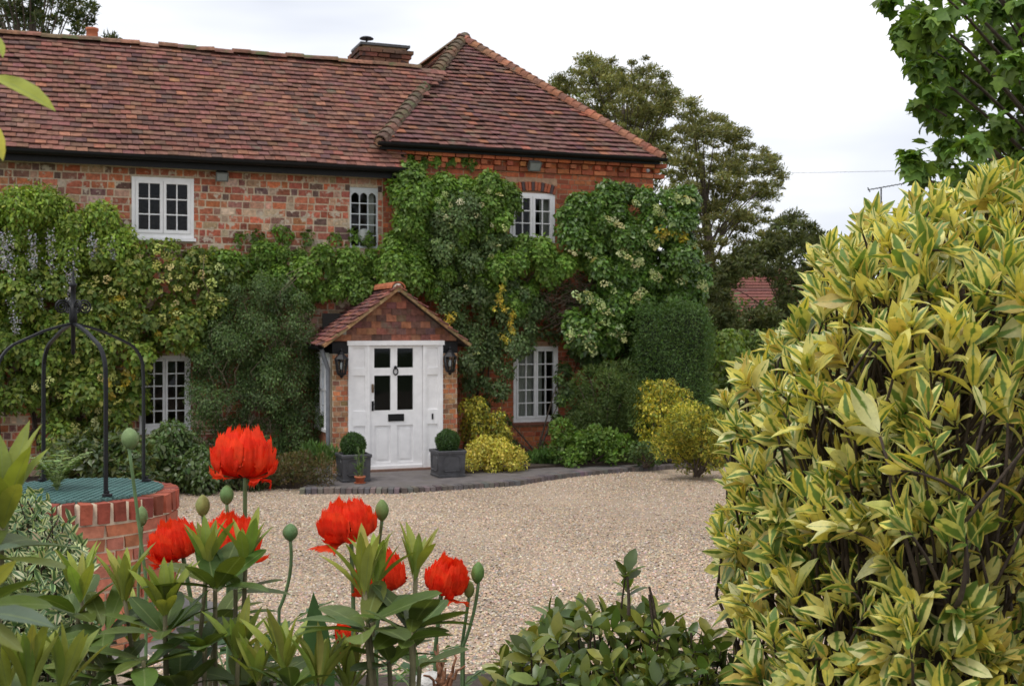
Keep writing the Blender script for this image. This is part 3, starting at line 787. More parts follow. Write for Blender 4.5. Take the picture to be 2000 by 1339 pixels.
o.matrix_world = HM @ Matrix.Translation((pc[0], -.03, pc[2])) @ Matrix.Rotation(math.radians(90), 4, 'X')
tag(o, 'round grey disc at the foot of the small arched window', 'disc')

# ================================================================== porch
porch = thing('porch', 'small gabled brick porch with tile hung gable around the white front door', 'porch', (0, -1.5, 0), True)
PF = -1.5                                            # plane of the porch front (house frame y)
DU0, DU1, DZ1 = -0.742, 0.746, 1.955
PU0, PU1 = -0.975, 0.99
PB = [(0.36, 0.15, 0.075), (0.42, 0.15, 0.07), (0.30, 0.14, 0.075), (0.45, 0.20, 0.10), (0.26, 0.12, 0.07), (.40, .22, .12)]
for nm, a, b_ in (('pier', PU0, DU0), ('pier', DU1, PU1)):
    pr = link(nm, MB().box(a + .006, b_ - .004, PF + .006, PF + .2, -.05, 1.78).mesh(M_MORTAR), porch)
    brickwork(pr, a, b_ - .002, -.02, 1.79, PF, .078, .118, .014, [], PB, M_REDBRICK, None, False, 60, proud=.008)
    link('pier_head', MB().box(a - .01, b_, PF - .015, PF + .2, 1.785, 1.95).mesh(M_BLACK), porch)
# left side: brick below, white framed side light above
sw = link('side_wall', MB().box(PU0 + .008, PU0 + .1, PF + .2, 0, -.05, .62).box(PU0 + .008, PU0 + .1, -.25, 0, .62, 1.8).box(PU1 - .1, PU1 - .008, PF + .2, 0, -.05, 1.8).mesh(M_REDBRICK, False, (.34, .14, .08)), porch)
mb = MB()
for y in (PF + .20, PF + .52, PF + .84, PF + 1.19): mb.box(PU0 - .01, PU0 + .06, y, y + .05, .62, 1.78)
mb.box(PU0 - .02, PU0 + .06, PF + .20, -.25, .57, .62).box(PU0 - .01, PU0 + .06, PF + .20, -.25, 1.72, 1.79).box(PU0 - .01, PU0 + .05, PF + .20, -.25, 1.2, 1.23)
sd = link('side_window', mb.mesh(M_WHITE), porch)
for y in (PF + .25, PF + .57, PF + .89): link('pane', mesh([(PU0 + .02, y, .62), (PU0 + .02, y + .27, .62), (PU0 + .02, y + .27, 1.72), (PU0 + .02, y, 1.72)], [(0, 1, 2, 3)], False, None, None, M_GLASS), sd)
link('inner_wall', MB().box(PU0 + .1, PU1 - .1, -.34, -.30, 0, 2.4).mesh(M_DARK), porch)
# door case
x = lambda px, py=700: hp(px, py, 1.5)[0]
zz = lambda px, py: hp(px, py, 1.5)[2]
L0, L1 = x(722), x(825)                              # the door leaf
mb = MB()
yf = PF - .03
for a, b_ in ((DU0, DU0 + .05), (L0 - .045, L0 - .004), (L1 + .004, L1 + .045), (DU1 - .05, DU1)): mb.box(a, b_, yf, PF + .08, 0.0, DZ1 - .05)
mb.box(DU0 - .02, DU1 + .02, yf - .02, PF + .08, DZ1 - .05, DZ1 + .02)
df = link('door_frame', mb.mesh(M_WHITE), porch)
for a, b_, nm in ((DU0 + .05, L0 - .045, 0), (L1 + .045, DU1 - .05, 1)):
    mb = MB().box(a, b_, PF + .0, PF + .06, 0, DZ1 - .05)
    s_ = .03
    zs = [DZ1 - .05, zz(700, 717) if nm == 0 else zz(845, 717), zz(845, 731), zz(845, 799), zz(845, 827), .12]
    rails = [(DZ1 - .09, DZ1 - .05), (zz(845, 731), zz(845, 717)), (zz(845, 827), zz(845, 799)), (0, .22)]
    mb.box(a, a + s_, PF - .018, PF, 0, DZ1 - .05).box(b_ - s_, b_, PF - .018, PF, 0, DZ1 - .05)
    for r0, r1 in rails: mb.box(a + s_, b_ - s_, PF - .0175, PF, r0, r1)
    sp = link('side_panel', mb.mesh(M_WHITE), porch)
    if nm == 1:
        k = x(844, 812); link('bell_push', MB().box(k - .012, k + .012, PF - .03, PF - .0176, zz(844, 818), zz(844, 807)).mesh(M_BLACK), sp)
# door leaf
y0, y1 = PF + .005, PF + .05
panes = [(731, 763, 680, 718), (776, 807, 680, 718), (733, 765, 733, 801), (778, 809, 733, 801)]
pr = [(x(a), x(b_), zz((a + b_) / 2, d_), zz((a + b_) / 2, c_)) for a, b_, c_, d_ in panes]
ptop = max(p[3] for p in pr); pmid0 = pr[2][3]; pmid1 = pr[0][2]; pbot = pr[2][2]
lu0, lu1, ru0, ru1 = pr[0][0], pr[0][1], pr[1][0], pr[1][1]
zp1, zp0 = zz(770, 830), zz(770, 902)                 # lower panels
mb = MB().box(L0, lu0, y0, y1, .03, DZ1 - .055).box(ru1, L1, y0, y1, .03, DZ1 - .055).box(lu0, ru1, y0, y1, ptop, DZ1 - .055).box(lu0, ru1, y0, y1, pmid0, pmid1)
mb.box(lu1, ru0, y0, y1, pmid1, ptop).box(lu1, ru0, y0, y1, pbot, pmid0).box(lu0, ru1, y0, y1, zp1, pbot).box(lu0, ru1, y0, y1, .03, zp0)
mc = (lu1 + ru0) / 2
mb.box(mc - .05, mc + .05, y0, y1, zp0, zp1)
mb.box(lu0, mc - .05, y0 + .022, y1, zp0, zp1).box(mc + .05, ru1, y0 + .022, y1, zp0, zp1)
for a, b_ in ((lu0, mc - .05), (mc + .05, ru1)): mb.box(a + .05, b_ - .05, y0 + .010, y0 + .022, zp0 + .05, zp1 - .05)
mb.box(L0 + .005, L1 - .005, y0 - .035, y0, .03, .075)
door = link('door', mb.mesh(M_WHITE), porch)
for i, (a, b_) in enumerate(((lu0, lu1), (ru0, ru1))):
    for c_, d_ in ((pmid1, ptop), (pbot, pmid0)):
        link('pane', mesh([(a, y0 + .02, c_), (b_, y0 + .02, c_), (b_, y0 + .021, d_), (a, y0 + .021, d_)], [(0, 1, 2, 3)], False, None, None, M_GLASS), door)
k0, k1 = x(758), x(789)
link('letterbox', MB().box(k0, k1, y0 - .012, y0 - .001, zz(773, 822), zz(773, 808)).box(k0 + .02, k1 - .02, y0 - .018, y0 - .012, zz(773, 819), zz(773, 811)).mesh(M_BLACK), door)
kx, kz = x(772, 720), zz(772, 718)
ring = [(kx + .035 * math.cos(a), y0 - .03, kz - .055 + .05 * math.sin(a)) for a in np.linspace(0, 2 * math.pi, 17)]
link('knocker', MB().tube(ring, .010, 6, False).lathe([(.0, -.03), (.022, -.02), (.026, 0), (.02, .02), (0, .03)], 10, (kx, y0 - .02, kz + .005)).lathe([(.0, -.015), (.014, 0), (0, .015)], 8, (kx, y0 - .03, kz - .105)).mesh(M_IRON, True), door)
hx = x(728, 790)
link('handle', MB().box(hx - .016, hx + .016, y0 - .010, y0 - .001, zz(728, 802), zz(728, 783)).box(hx - .012, hx + .09, y0 - .05, y0 - .035, zz(728, 790), zz(728, 788)).box(hx - .012, hx + .006, y0 - .036, y0 - .010, zz(728, 790), zz(728, 788)).mesh(M_BLACK), door)
link('lock_plate', MB().lathe([(.0, -.07), (.017, -.06), (.02, 0), (.017, .06), (0, .07)], 12, (hx, y0 - .006, zz(727, 758))).mesh(plain_mat('brass', (.16, .11, .07), .4, .6)), door)
link('threshold', MB().box(DU0 - .02, DU1 + .02, PF - .09, PF + .08, -.03, .028).mesh(M_REDBRICK, False, (.2, .12, .09)), porch)
# gable: tile hanging
GA = hp(775, 566, 1.56); GZ = GA[2] + .02; GE = 1.90; GW = 1.15; GU = 0.0
pitch = (GZ - GE) / GW
gb = link('gable', MB().prism([(GU - GW + .05, GE + .03), (GU + GW - .05, GE + .03), (GU, GZ - .03)], PF - .0, PF + .06).mesh(M_FELT), porch)
P = []; R = []; cc = []
hang = [(0.26, 0.105, 0.062), (0.15, 0.075, 0.055), (0.31, 0.125, 0.07), (0.13, 0.07, 0.06), (0.20, 0.09, 0.06), (0.22, .10, .062), (0.18, 0.08, 0.06), (.15, .07, .055)]
for r_ in range(8):
    z = DZ1 + .025 + r_ * .098
    for k in range(-9, 10):
        u = GU + (k + (.5 if r_ % 2 else 0)) * .155
        for part_ in (0,):
            hw_ = (GZ - z - .06) / pitch
            a, b_ = max(u - .076, GU - hw_), min(u + .076, GU + hw_)
            if b_ - a < .03: continue
            P.append(((a + b_) / 2, PF - .022 + rng.normal() * .002, z + .05)); tl = .09 + rng.normal() * .02
            R.append(np.array([[b_ - a, 0, 0], [0, .016 * math.cos(tl), .118 * math.sin(tl)], [0, -.016 * math.sin(tl), .118 * math.cos(tl)]]))
cc = pal(hang, len(P), .15); cc[rng.integers(0, len(P))] = (.36, .33, .28)
pieces(gb, 'tile', M_TILE, TV, rng.integers(0, 5, len(P)), P, R, cc)
# porch roof
VF = PF - .12
for sgn, nm in ((-1, 'left'), (1, 'right')):
    sl2 = math.hypot(GW, GZ - GE)
    base = np.array([GU + sgn * GW, VF, GE]); upv = np.array([-sgn * GW, 0, GZ - GE]) / sl2
    V = [base, base + upv * sl2, base + upv * sl2 + np.array([0, -VF, 0]), base + np.array([0, -VF, 0])]
    nn = nrm(np.cross(upv, (0, 1, 0))); nn = nn if nn[2] > 0 else -nn
    V2 = [v - nn * .03 for v in V]
    rf = link('roof', MB().add(V + V2, [(0, 1, 2, 3), (7, 6, 5, 4), (0, 4, 5, 1), (1, 5, 6, 2), (2, 6, 7, 3), (3, 7, 4, 0)]).mesh(M_FELT), porch)
    rf['label'] = 'tiled slope of the porch roof facing ' + nm
    tiles(rf, base, (0, 1, 0), upv, -VF, sl2, .105, .16, lambda a, s: -.05 < a - .0 < -VF and s < sl2 - .02, [(0.20, 0.085, 0.075), (0.15, 0.07, 0.065), (0.26, 0.11, 0.08), (0.18, .08, .075), (.30, .13, .09)], limit=150, thick=.014)
    # verge: a bed of mortar and undercloak along the front edge
    dv, pts = along_line(base + nn * .01, base + upv * sl2 + nn * .01, .15)
    up_ = nn; R = [np.stack([dv * .155, np.array([0, .09, 0]), nn * .045], 1) for _ in pts]
    pieces(rf, 'verge_tile', M_TILE2, BV, rng.integers(0, 5, len(pts)), [p + dv * .075 + np.array([0, -.015, 0]) - nn * .012 for p in pts], R, pal([(0.30, 0.18, 0.09), (0.26, 0.17, 0.09), (.36, .2, .1)], len(pts), .12))
P = [(GU, y, GZ + .005) for y in np.arange(VF - .02, -.1, .3)]
pieces(porch, 'ridge_tile', M_TILE, [half_round(.31, .12, 9, .85)], np.zeros(len(P), int), P, [np.array([[0, -1, 0], [1, 0, 0], [0, 0, 1.0]])] * len(P), [(0.46, 0.15, 0.075)] + [(0.42, 0.14, 0.07)] * (len(P) - 1))
link('ridge_mortar', MB().lathe([(0, -.05), (.085, -.05), (.085, .03), (.05, .075), (0, .085)], 10, (GU, VF + .03, GZ - .0)).mesh(plain_mat('lime_mortar', (.42, .36, .30), .95, 0, .3, 30, .6)), porch)
link('porch_gutter', gutter(0, 1.5, 0, 0, .05).mesh(M_BLACK), porch).matrix_basis = Matrix.Translation((GU - GW - .02, -.05, GE - .01)) @ Matrix.Rotation(math.radians(-90), 4, 'Z')
dp = PU0 - .05
link('downpipe', MB().tube([(dp, PF + .09, -.02), (dp, PF + .09, 1.55), (dp - .06, PF + .09, 1.72), (dp - .1, PF + .1, 1.86)], .034, 8).mesh(plain_mat('grey_pipe', (.16, .17, .19), .5, 0, .15)), porch)

# ---- lanterns
def lantern(px, py, label):
    c = hp(px, py, 1.5 + .14); base = np.array([c[0], PF - .0, c[2]])
    ln = thing('wall_lantern', label, 'lantern', base, True, 'lanterns either side of the front door')
    u, y, z = c
    n = 6
    def hexp(r, zz_): return [(u + r * math.cos(math.pi / 6 + k * math.pi / 3), y + r * math.sin(math.pi / 6 + k * math.pi / 3), zz_) for k in range(n)]
    mb = MB()
    ringf = lambda a, b_: [(i, (i + 1) % n, (i + 1) % n + n, i + n) for i in range(n)]
    mb.add(hexp(.115, z + .085) + hexp(.045, z + .155), ringf(0, 0) + [tuple(range(5, -1, -1)), tuple(range(6, 12))])
    mb.lathe([(.045, .155), (.03, .165), (.022, .19), (.01, .195), (.016, .21), (0, .23)], 10, (u, y, z))
    link('roof', mb.mesh(M_IRON), ln)
    mb = MB()
    tp, bt = hexp(.098, z + .085), hexp(.066, z - .12)
    for k in range(n): mb.tube([tp[k], bt[k]], .014, 4)
    mb.add(hexp(.078, z - .12) + hexp(.07, z - .145), ringf(0, 0) + [tuple(range(5, -1, -1)), tuple(range(6, 12))])
    mb.lathe([(.07, -.145), (.03, -.165), (.018, -.19), (.0, -.205)], 10, (u, y, z))
    link('cage', mb.mesh(M_IRON), ln)
    for k in range(n):
        k2 = (k + 1) % n
        link('pane', mesh([bt[k], bt[k2], tp[k2], tp[k]], [(0, 1, 2, 3)], False, None, None, M_GLASS), ln)
    link('bulb', MB().lathe([(0, -.07), (.02, -.06), (.024, -.02), (.014, .03), (0, .04)], 10, (u, y, z)).mesh(M_WHITE, True), ln)
    link('bracket', MB().tube([(u, PF - .01, z + .12), (u, PF - .05, z + .2), (u, y, z + .235)], .011, 6).box(u - .03, u + .03, PF - .012, PF + .0, z + .04, z + .2).mesh(M_IRON), ln)
lantern(667, 712, 'black hexagonal wall lantern on the brick pier beside the grey downpipe')
lantern(879, 707, 'black hexagonal wall lantern on the brick pier next to the ivy')
# ---- floodlights
M_FLOOD = plain_mat('flood_grey', (.10, .105, .10), .5, 0, .2)
def flood(px, py, wd, hh, tilt, label):
    c = hp(px, py, .16); f = thing('floodlight', label, 'floodlight', (c[0], 0, c[2] + .05), True)
    bd = link('body', MB().box(-wd / 2, wd / 2, -.05, .04, -hh / 2, hh / 2).box(-wd / 2 - .012, wd / 2 + .012, -.062, -.05, -hh / 2 - .012, hh / 2 + .012).mesh(M_FLOOD), f)
    bd.matrix_basis = Matrix.Translation(Vector(c)) @ Matrix.Rotation(tilt, 4, 'X')
    gl = link('lens', mesh([(-wd / 2 + .01, -.064, -hh / 2 + .01), (wd / 2 - .01, -.064, -hh / 2 + .01), (wd / 2 - .01, -.064, hh / 2 - .01), (-wd / 2 + .01, -.064, hh / 2 - .01)], [(0, 1, 2, 3)], False, None, None, plain_mat('lens_glass', (.22, .24, .24), .2)), f)
    gl.matrix_basis = bd.matrix_basis
    link('arm', MB().tube([(c[0], .01, c[2] + .04), (c[0], -.08, c[2] + .07), (c[0], c[1], c[2])], .014, 6).mesh(M_FLOOD), f)
flood(433, 343, .17, .13, .5, 'small grey floodlight on the old brick beside the upper window')
flood(1043, 323, .20, .15, .55, 'dark floodlight under the hip roof eaves above the brick arch')
for px, py, r, lb in ((1065, 305, .055, 'round white sensor just above the dark floodlight'), (1265, 333, .04, 'small pale sensor at the far end of the taller wing')):
    c = hp(px, py, .08); s_ = thing('sensor', lb, 'sensor', (c[0], 0, c[2]), True)
    link('dome', MB().lathe([(0, -r), (r * .7, -r * .7), (r, 0), (r * .8, r * .6), (0, r * .8)], 12, tuple(c)).mesh(plain_mat('sensor_white', (.45, .46, .47), .5), True), s_)
    link('mount', MB().box(c[0] - .015, c[0] + .015, c[1], .0, c[2] - .01, c[2] + .02).mesh(M_FLOOD), s_)
# ================================================================== climbers on the front wall
def wall_clumps(poly, spacing, r, v, tries=3000, rj=0.3, vj=0.4):
    C = []; Rr = []
    for (px, py) in fill(poly, spacing, tries):
        vv = v * (1 + vj * random.uniform(-1, 1)); C.append(hp(px, py, vv)); Rr.append(r * (1 + rj * random.uniform(-1, 1)))
    return np.array(C), np.array(Rr)
HEADV = []; HEADF = []
def flower_head_t(seed, n=26):
    r_ = np.random.default_rng(seed); V = []; Fc = []
    for i in range(n):
        a = r_.uniform(0, 6.28); rr = math.sqrt(r_.random()); z = .35 * (1 - rr * rr) + r_.normal() * .06
        c = np.array([rr * math.cos(a), rr * math.sin(a), z]); s = .17 if rr < .75 else .24
        nn = nrm(np.array([c[0] * .6, c[1] * .6, 1.0]) + r_.normal(size=3) * .4); t1 = nrm(np.cross(nn, r_.normal(size=3))); t2 = np.cross(nn, t1)
        b = len(V); V += [tuple(c + s * (t1 * p + t2 * q)) for p, q in ((-1, -.3), (0, -1), (1, .2), (.1, 1))]; Fc.append((b, b + 1, b + 2, b + 3))
    return V, Fc
HEADS = [flower_head_t(s) for s in (1, 2, 3, 4)]
def flower_heads(parent, pts, r, colors, name='flower_head', out=(0, -1, .75), house=True):
    P = np.array(pts); n = len(P)
    nor = nrm(np.asarray(out) + .35 * rng.normal(size=(n, 3))); s = r * rng.uniform(.75, 1.3, n)
    pieces(parent, name, M_FLORET, HEADS, rng.integers(0, 4, n), P, frames(rng.normal(size=(n, 3)), nor, s), pal(colors, n, .12), limit=200)
def foliage(parent, name, C, Rr, n, size, colors, tm, mat=None, **k):
    P, R, c = clump_leaves(C, Rr, n, size, colors, **k)
    return link(name, joined(tm, rng.integers(0, len(tm), n), P, R, c, True, mat or M_LEAF), parent, None, 'stuff')
def stems_on_wall(parent, lines, v, r, name='stem', mat=None):
    for ln in lines:
        p = [hp(a, b_, v) for a, b_ in ln]; k = len(p)
        link(name, MB().tube(p, np.linspace(r, r * .4, k), 5).mesh(mat or M_BARK, True), parent)
OUT = dict(outv=(0, -1, .35), bias=.8)
G_IVY = [(0.14, 0.245, 0.042), (0.115, 0.205, 0.037), (0.17, 0.285, 0.058), (0.09, 0.165, 0.032)]
G_HYD = [(0.125, 0.195, 0.034), (0.09, 0.15, 0.03), (0.16, 0.23, 0.042), (0.21, 0.26, 0.05)]
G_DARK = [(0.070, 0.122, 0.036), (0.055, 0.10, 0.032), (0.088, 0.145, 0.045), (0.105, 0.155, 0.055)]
G_WIS = [(0.15, 0.245, 0.03), (0.19, 0.285, 0.04), (0.12, 0.20, 0.03), (0.24, 0.32, 0.055)]
G_GREY = [(0.11, 0.17, 0.065), (0.085, 0.14, 0.052), (0.14, 0.20, 0.085), (0.075, 0.12, 0.045)]
YEL = [(0.50, 0.40, 0.05), (0.42, 0.36, 0.06), (0.56, 0.44, 0.07), (0.33, 0.33, 0.06)]
CREAM = [(0.40, 0.43, 0.18), (0.50, 0.52, 0.26), (0.34, 0.40, 0.14), (0.58, 0.58, 0.36)]

# wisteria, top left
t1 = thing('wisteria', 'bright green wisteria with hanging pale lilac flowers, by the upper casement window', 'climber', (-5.4, -.1, 0), True)
poly = [(-60, 392), (60, 398), (120, 404), (180, 412), (225, 440), (238, 475), (215, 505), (120, 500), (60, 520), (-60, 520)]
C, Rr = wall_clumps(poly, 40, .27, .32, 3000, .4, .6)
foliage(t1, 'foliage', C, Rr, 15000, .068, G_WIS, [SMALL2, SMALL], **OUT)
C, Rr = wall_clumps([(-60, 520), (150, 500), (140, 600), (60, 660), (-60, 650)], 50, .2, .35)
foliage(t1, 'lower_foliage', C, Rr, 2600, .085, G_WIS, [SMALL2], **OUT)
for i, (a, b_, c_) in enumerate(((20, 470, 560), (62, 462, 530), (98, 462, 545), (140, 480, 560), (180, 470, 505), (5, 460, 520), (28, 590, 652), (75, 570, 600), (134, 535, 585), (218, 480, 505))):
    tp, bt = hp(a, b_ - 8, .72), hp(a + 3, c_, .74); k = 150; tt = rng.random(k)
    P = tp + (bt - tp) * tt[:, None] + rng.normal(size=(k, 3)) * (0.045 * (1 - .7 * tt) + .008)[:, None]
    link('flower_raceme', joined([SMALL], np.zeros(k, int), P, frames(rng.normal(size=(k, 3)), rng.normal(size=(k, 3)), rng.uniform(.028, .046, k)), pal([(.48, .48, .56), (.62, .61, .66), (.40, .38, .50)], k, .15), True, M_FLORET), t1, None, 'stuff')
stems_on_wall(t1, [[(0, 900), (-10, 700), (5, 560), (60, 480), (150, 450)], [(-20, 620), (10, 700), (60, 800), (75, 880)]], .12, .035)
# climbing hydrangea, left
t1 = thing('climbing_hydrangea', 'climbing hydrangea with yellow leaf patches above the half hidden ground floor window', 'climber', (-4.4, -.1, 0), True)
poly = [(-60, 560), (60, 530), (160, 505), (250, 490), (300, 478), (380, 482), (440, 495), (446, 560), (425, 620), (400, 660), (372, 690), (282, 690), (268, 740), (262, 830), (210, 875), (110, 885), (95, 815), (40, 785), (-60, 790)]
C, Rr = wall_clumps(poly, 36, .235, .38, 3000, .45, .65)
foliage(t1, 'foliage', C, Rr, 24000, .075, G_HYD, [OVAL, IVY], **OUT)
pts = [hp(a, b_, random.uniform(.62, .76)) for a, b_ in fill([(140, 560), (250, 510), (300, 485), (440, 500), (440, 590), (390, 640), (250, 640), (255, 780), (150, 860), (110, 800), (60, 760), (150, 700)], 20, 1500)]
flower_heads(t1, pts, .07, [(0.46, 0.47, 0.15), (0.58, 0.57, 0.24), (0.40, 0.43, 0.12)])
for (a, b_, sx, sy) in ((228, 588, 20, 8), (205, 612, 14, 10), (270, 620, 20, 10), (350, 618, 12, 9), (258, 547, 12, 9), (315, 653, 14, 6), (345, 676, 10, 5), (228, 745, 22, 14), (205, 760, 12, 9), (255, 720, 10, 14), (180, 785, 8, 6), (240, 540, 12, 5)):
    cs = np.array([hp(a + random.gauss(0, sx * .6), b_ + random.gauss(0, sy * .6), .60) for _ in range(5)])
    foliage(t1, 'yellow_leaves', cs, np.full(5, .055), 70, .065, YEL, [OVAL], **OUT)
stems_on_wall(t1, [[(120, 930), (110, 800), (200, 700), (300, 600)], [(30, 900), (70, 830), (60, 760), (20, 690)], [(90, 900), (60, 800), (20, 740)]], .08, .03)
# ivy over the middle
t1 = thing('ivy', 'fresh green ivy band between the small arched window and the porch roof', 'climber', (-1.2, -.1, 2.3), True)
poly = [(425, 515), (470, 492), (520, 484), (580, 490), (625, 500), (690, 490), (745, 492), (760, 560), (720, 588), (650, 570), (600, 598), (560, 575), (500, 545), (440, 560)]
C, Rr = wall_clumps(poly, 30, .20, .28, 3000, .4, .6)
foliage(t1, 'foliage', C, Rr, 14000, .062, G_IVY, [IVY, OVAL], **OUT)
C = np.array([hp(a, b_, .05) for a, b_ in ((500, 462), (545, 455), (560, 462), (600, 465), (470, 470), (655, 470), (690, 462), (720, 470))])
foliage(t1, 'creeping_shoots', C, np.full(len(C), .12), 420, .06, G_IVY, [IVY], squash=(1, .3, 1.3), **OUT)
# dark climber left of the porch
t1 = thing('cotoneaster', 'dark twiggy climber covering the wall just left of the porch', 'climber', (-2.1, -.2, 0), True)
poly = [(440, 560), (500, 548), (560, 560), (605, 600), (612, 680), (630, 700), (638, 860), (600, 905), (380, 905), (372, 820), (376, 720), (420, 650), (432, 610)]
C, Rr = wall_clumps(poly, 26, .22, .50, 3500, .4, .55)
foliage(t1, 'foliage', C, Rr, 42000, .040, [(0.085, 0.145, 0.045), (0.068, 0.12, 0.038), (0.11, 0.17, 0.058), (0.095, 0.15, 0.06)], [SMALL2, SMALL], shell=.6, cjit=.25, **OUT)
lines = []
for _ in range(26):
    a, b_ = random.uniform(400, 610), random.uniform(560, 880); lines.append([(a, b_), (a + random.uniform(-20, 20), b_ - 30), (a + random.uniform(-45, 45), b_ - random.uniform(50, 80))])
stems_on_wall(t1, lines, .70, .007, 'twig', M_DRY)
stems_on_wall(t1, [[(500, 940), (480, 800), (460, 650), (440, 560)], [(540, 940), (560, 780), (530, 620), (560, 540)]], .15, .035)
# big creeper on the taller wing
t1 = thing('creeper', 'tall bright green creeper mass rising to the eaves between the two wings', 'climber', (1.2, -.1, 0), True)
poly = [(772, 358), (790, 340), (815, 350), (860, 342), (925, 346), (962, 360), (980, 388), (980, 430), (1020, 478), (1070, 484), (1150, 492), (1150, 520), (1060, 560), (1000, 590), (900, 580), (800, 560), (768, 540)]
C, Rr = wall_clumps(poly, 34, .25, .34, 4000, .4, .65)
foliage(t1, 'foliage', C, Rr, 38000, .066, G_IVY, [IVY, OVAL], **OUT)
C = np.array([hp(a, b_, .05) for a, b_ in ((770, 300), (785, 308), (760, 292), (800, 312), (850, 312), (830, 318), (920, 318), (905, 312), (880, 316), (745, 330), (800, 320))])
foliage(t1, 'creeping_shoots', C, np.full(len(C), .10), 520, .07, G_IVY, [IVY], squash=(1, .35, 1.2), **OUT)
stems_on_wall(t1, [[(760, 940), (770, 700), (800, 450), (860, 330)], [(1200, 305), (1150, 312), (1100, 316), (1020, 310), (960, 300)], [(900, 900), (950, 700), (1000, 560), (1100, 500)]], .03, .022)
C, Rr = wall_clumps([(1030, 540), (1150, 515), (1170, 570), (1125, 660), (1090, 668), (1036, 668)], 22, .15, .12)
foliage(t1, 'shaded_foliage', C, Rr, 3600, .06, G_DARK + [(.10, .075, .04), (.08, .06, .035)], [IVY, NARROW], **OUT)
lines = []
for _ in range(130):
    a, b_ = random.uniform(1030, 1180), random.uniform(520, 650); lines.append([(a, b_), (a + random.uniform(-30, 30), b_ - 15), (a + random.uniform(-70, 70), b_ + random.uniform(-30, 15))])
stems_on_wall(t1, lines, .30, .008, 'twig', M_DRY)
# grey-green rambler between the porch and the right window
t1 = thing('climbing_rose', 'grey green rambler with cream flowers and yellow shoots hanging right of the porch gable', 'climber', (1.7, -.2, 0), True)
poly = [(850, 400), (900, 380), (955, 390), (985, 440), (990, 520), (1040, 600), (1036, 660), (1010, 690), (985, 740), (965, 790), (925, 790), (905, 730), (900, 660), (870, 600), (850, 540), (840, 470)]
C, Rr = wall_clumps(poly, 26, .20, .50, 3000, .35, .3)
foliage(t1, 'foliage', C, Rr, 20000, .055, G_GREY, [SMALL, OVAL], shell=.6, cjit=.22, **OUT)
flower_heads(t1, [hp(a, b_, .80) for a, b_ in ((855, 392), (870, 380), (865, 410), (880, 400), (950, 465), (975, 480), (960, 440), (985, 445), (905, 430), (880, 440), (870, 425), (900, 395), (930, 420), (940, 400), (960, 500), (925, 520), (985, 545), (910, 560), (880, 480), (850, 470), (975, 380), (955, 375), (930, 690), (1000, 660))], .055, CREAM)
for (a, b_) in ((975, 580), (985, 600), (968, 590), (875, 610), (880, 625), (995, 625), (1000, 645), (985, 655), (1005, 615), (975, 560)):
    foliage(t1, 'yellow_leaves', [hp(a + random.gauss(0, 5), b_ + random.gauss(0, 5), .78) for _ in range(3)], np.full(3, .05), 40, .05, YEL, [SMALL], **OUT)
stems_on_wall(t1, [[(960, 900), (950, 780), (960, 640), (920, 460)]], .3, .02)
# big hydrangea on the right corner
t1 = thing('climbing_hydrangea', 'broad dark green hydrangea with cream flowers on the corner of the taller wing', 'climber', (4.3, -.2, 0), True)
poly = [(1108, 402), (1130, 384), (1180, 380), (1250, 379), (1335, 386), (1352, 410), (1345, 470), (1365, 530), (1360, 590), (1335, 640), (1300, 660), (1260, 670), (1200, 668), (1130, 660), (1108, 640), (1130, 600), (1165, 560), (1150, 500), (1112, 455)]
C, Rr = wall_clumps(poly, 28, .25, .56, 5000, .4, .42)
foliage(t1, 'foliage', C, Rr, 40000, .075, [(0.095, 0.185, 0.034), (0.08, 0.15, 0.03), (0.12, 0.215, 0.042), (0.06, 0.12, 0.026)], [OVAL, IVY], M_GLOSSLEAF, **OUT)
FH = [(1190, 425), (1240, 400), (1275, 405), (1320, 390), (1345, 395), (1215, 495), (1235, 500), (1250, 510), (1270, 535), (1195, 560), (1130, 580), (1145, 580), (1175, 610), (1170, 595), (1180, 630), (1110, 655), (1130, 660), (1150, 650), (1200, 650), (1225, 660), (1215, 640), (1145, 680), (1160, 672), (1240, 580), (1260, 575), (1290, 540), (1340, 545), (1360, 520), (1366, 560), (1360, 480), (1200, 440), (1300, 425), (1140, 505), (1280, 480), (1330, 430)]
flower_heads(t1, [hp(a + random.gauss(0, 7), b_ + random.gauss(0, 5), random.uniform(.86, 1.05)) for a, b_ in FH for _ in range(3)], .075, [(0.44, 0.46, 0.20), (0.52, 0.53, 0.27), (0.38, 0.43, 0.16)])
for (a, b_) in ((1320, 455), (1335, 470), (1342, 490), (1328, 462), (1290, 460), (1345, 510), (1350, 500), (1310, 448)):
    foliage(t1, 'yellow_leaves', [hp(a + random.gauss(0, 5), b_ + random.gauss(0, 5), .95) for _ in range(3)], np.full(3, .07), 45, .07, YEL, [OVAL], **OUT)
stems_on_wall(t1, [[(1150, 900), (1140, 750), (1180, 600), (1250, 450)], [(1230, 900), (1240, 760), (1260, 620), (1320, 500)]], .1, .04)
lines = []
for _ in range(24):
    a, b_ = random.uniform(1110, 1250), random.uniform(640, 800); lines.append([(a, b_), (a + random.uniform(-15, 15), b_ - 30), (a + random.uniform(-30, 30), b_ - random.uniform(50, 90))])
stems_on_wall(t1, lines, .12, .008, 'twig', M_TWIG)
# ivy climbing on the bare wall under the right-hand creeper
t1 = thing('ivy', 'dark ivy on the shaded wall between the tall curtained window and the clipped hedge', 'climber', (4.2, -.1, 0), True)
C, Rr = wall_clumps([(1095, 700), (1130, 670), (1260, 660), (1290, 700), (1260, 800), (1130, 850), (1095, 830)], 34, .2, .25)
foliage(t1, 'foliage', C, Rr, 6500, .07, G_DARK + [(0.05, .10, .025)], [IVY], **OUT)

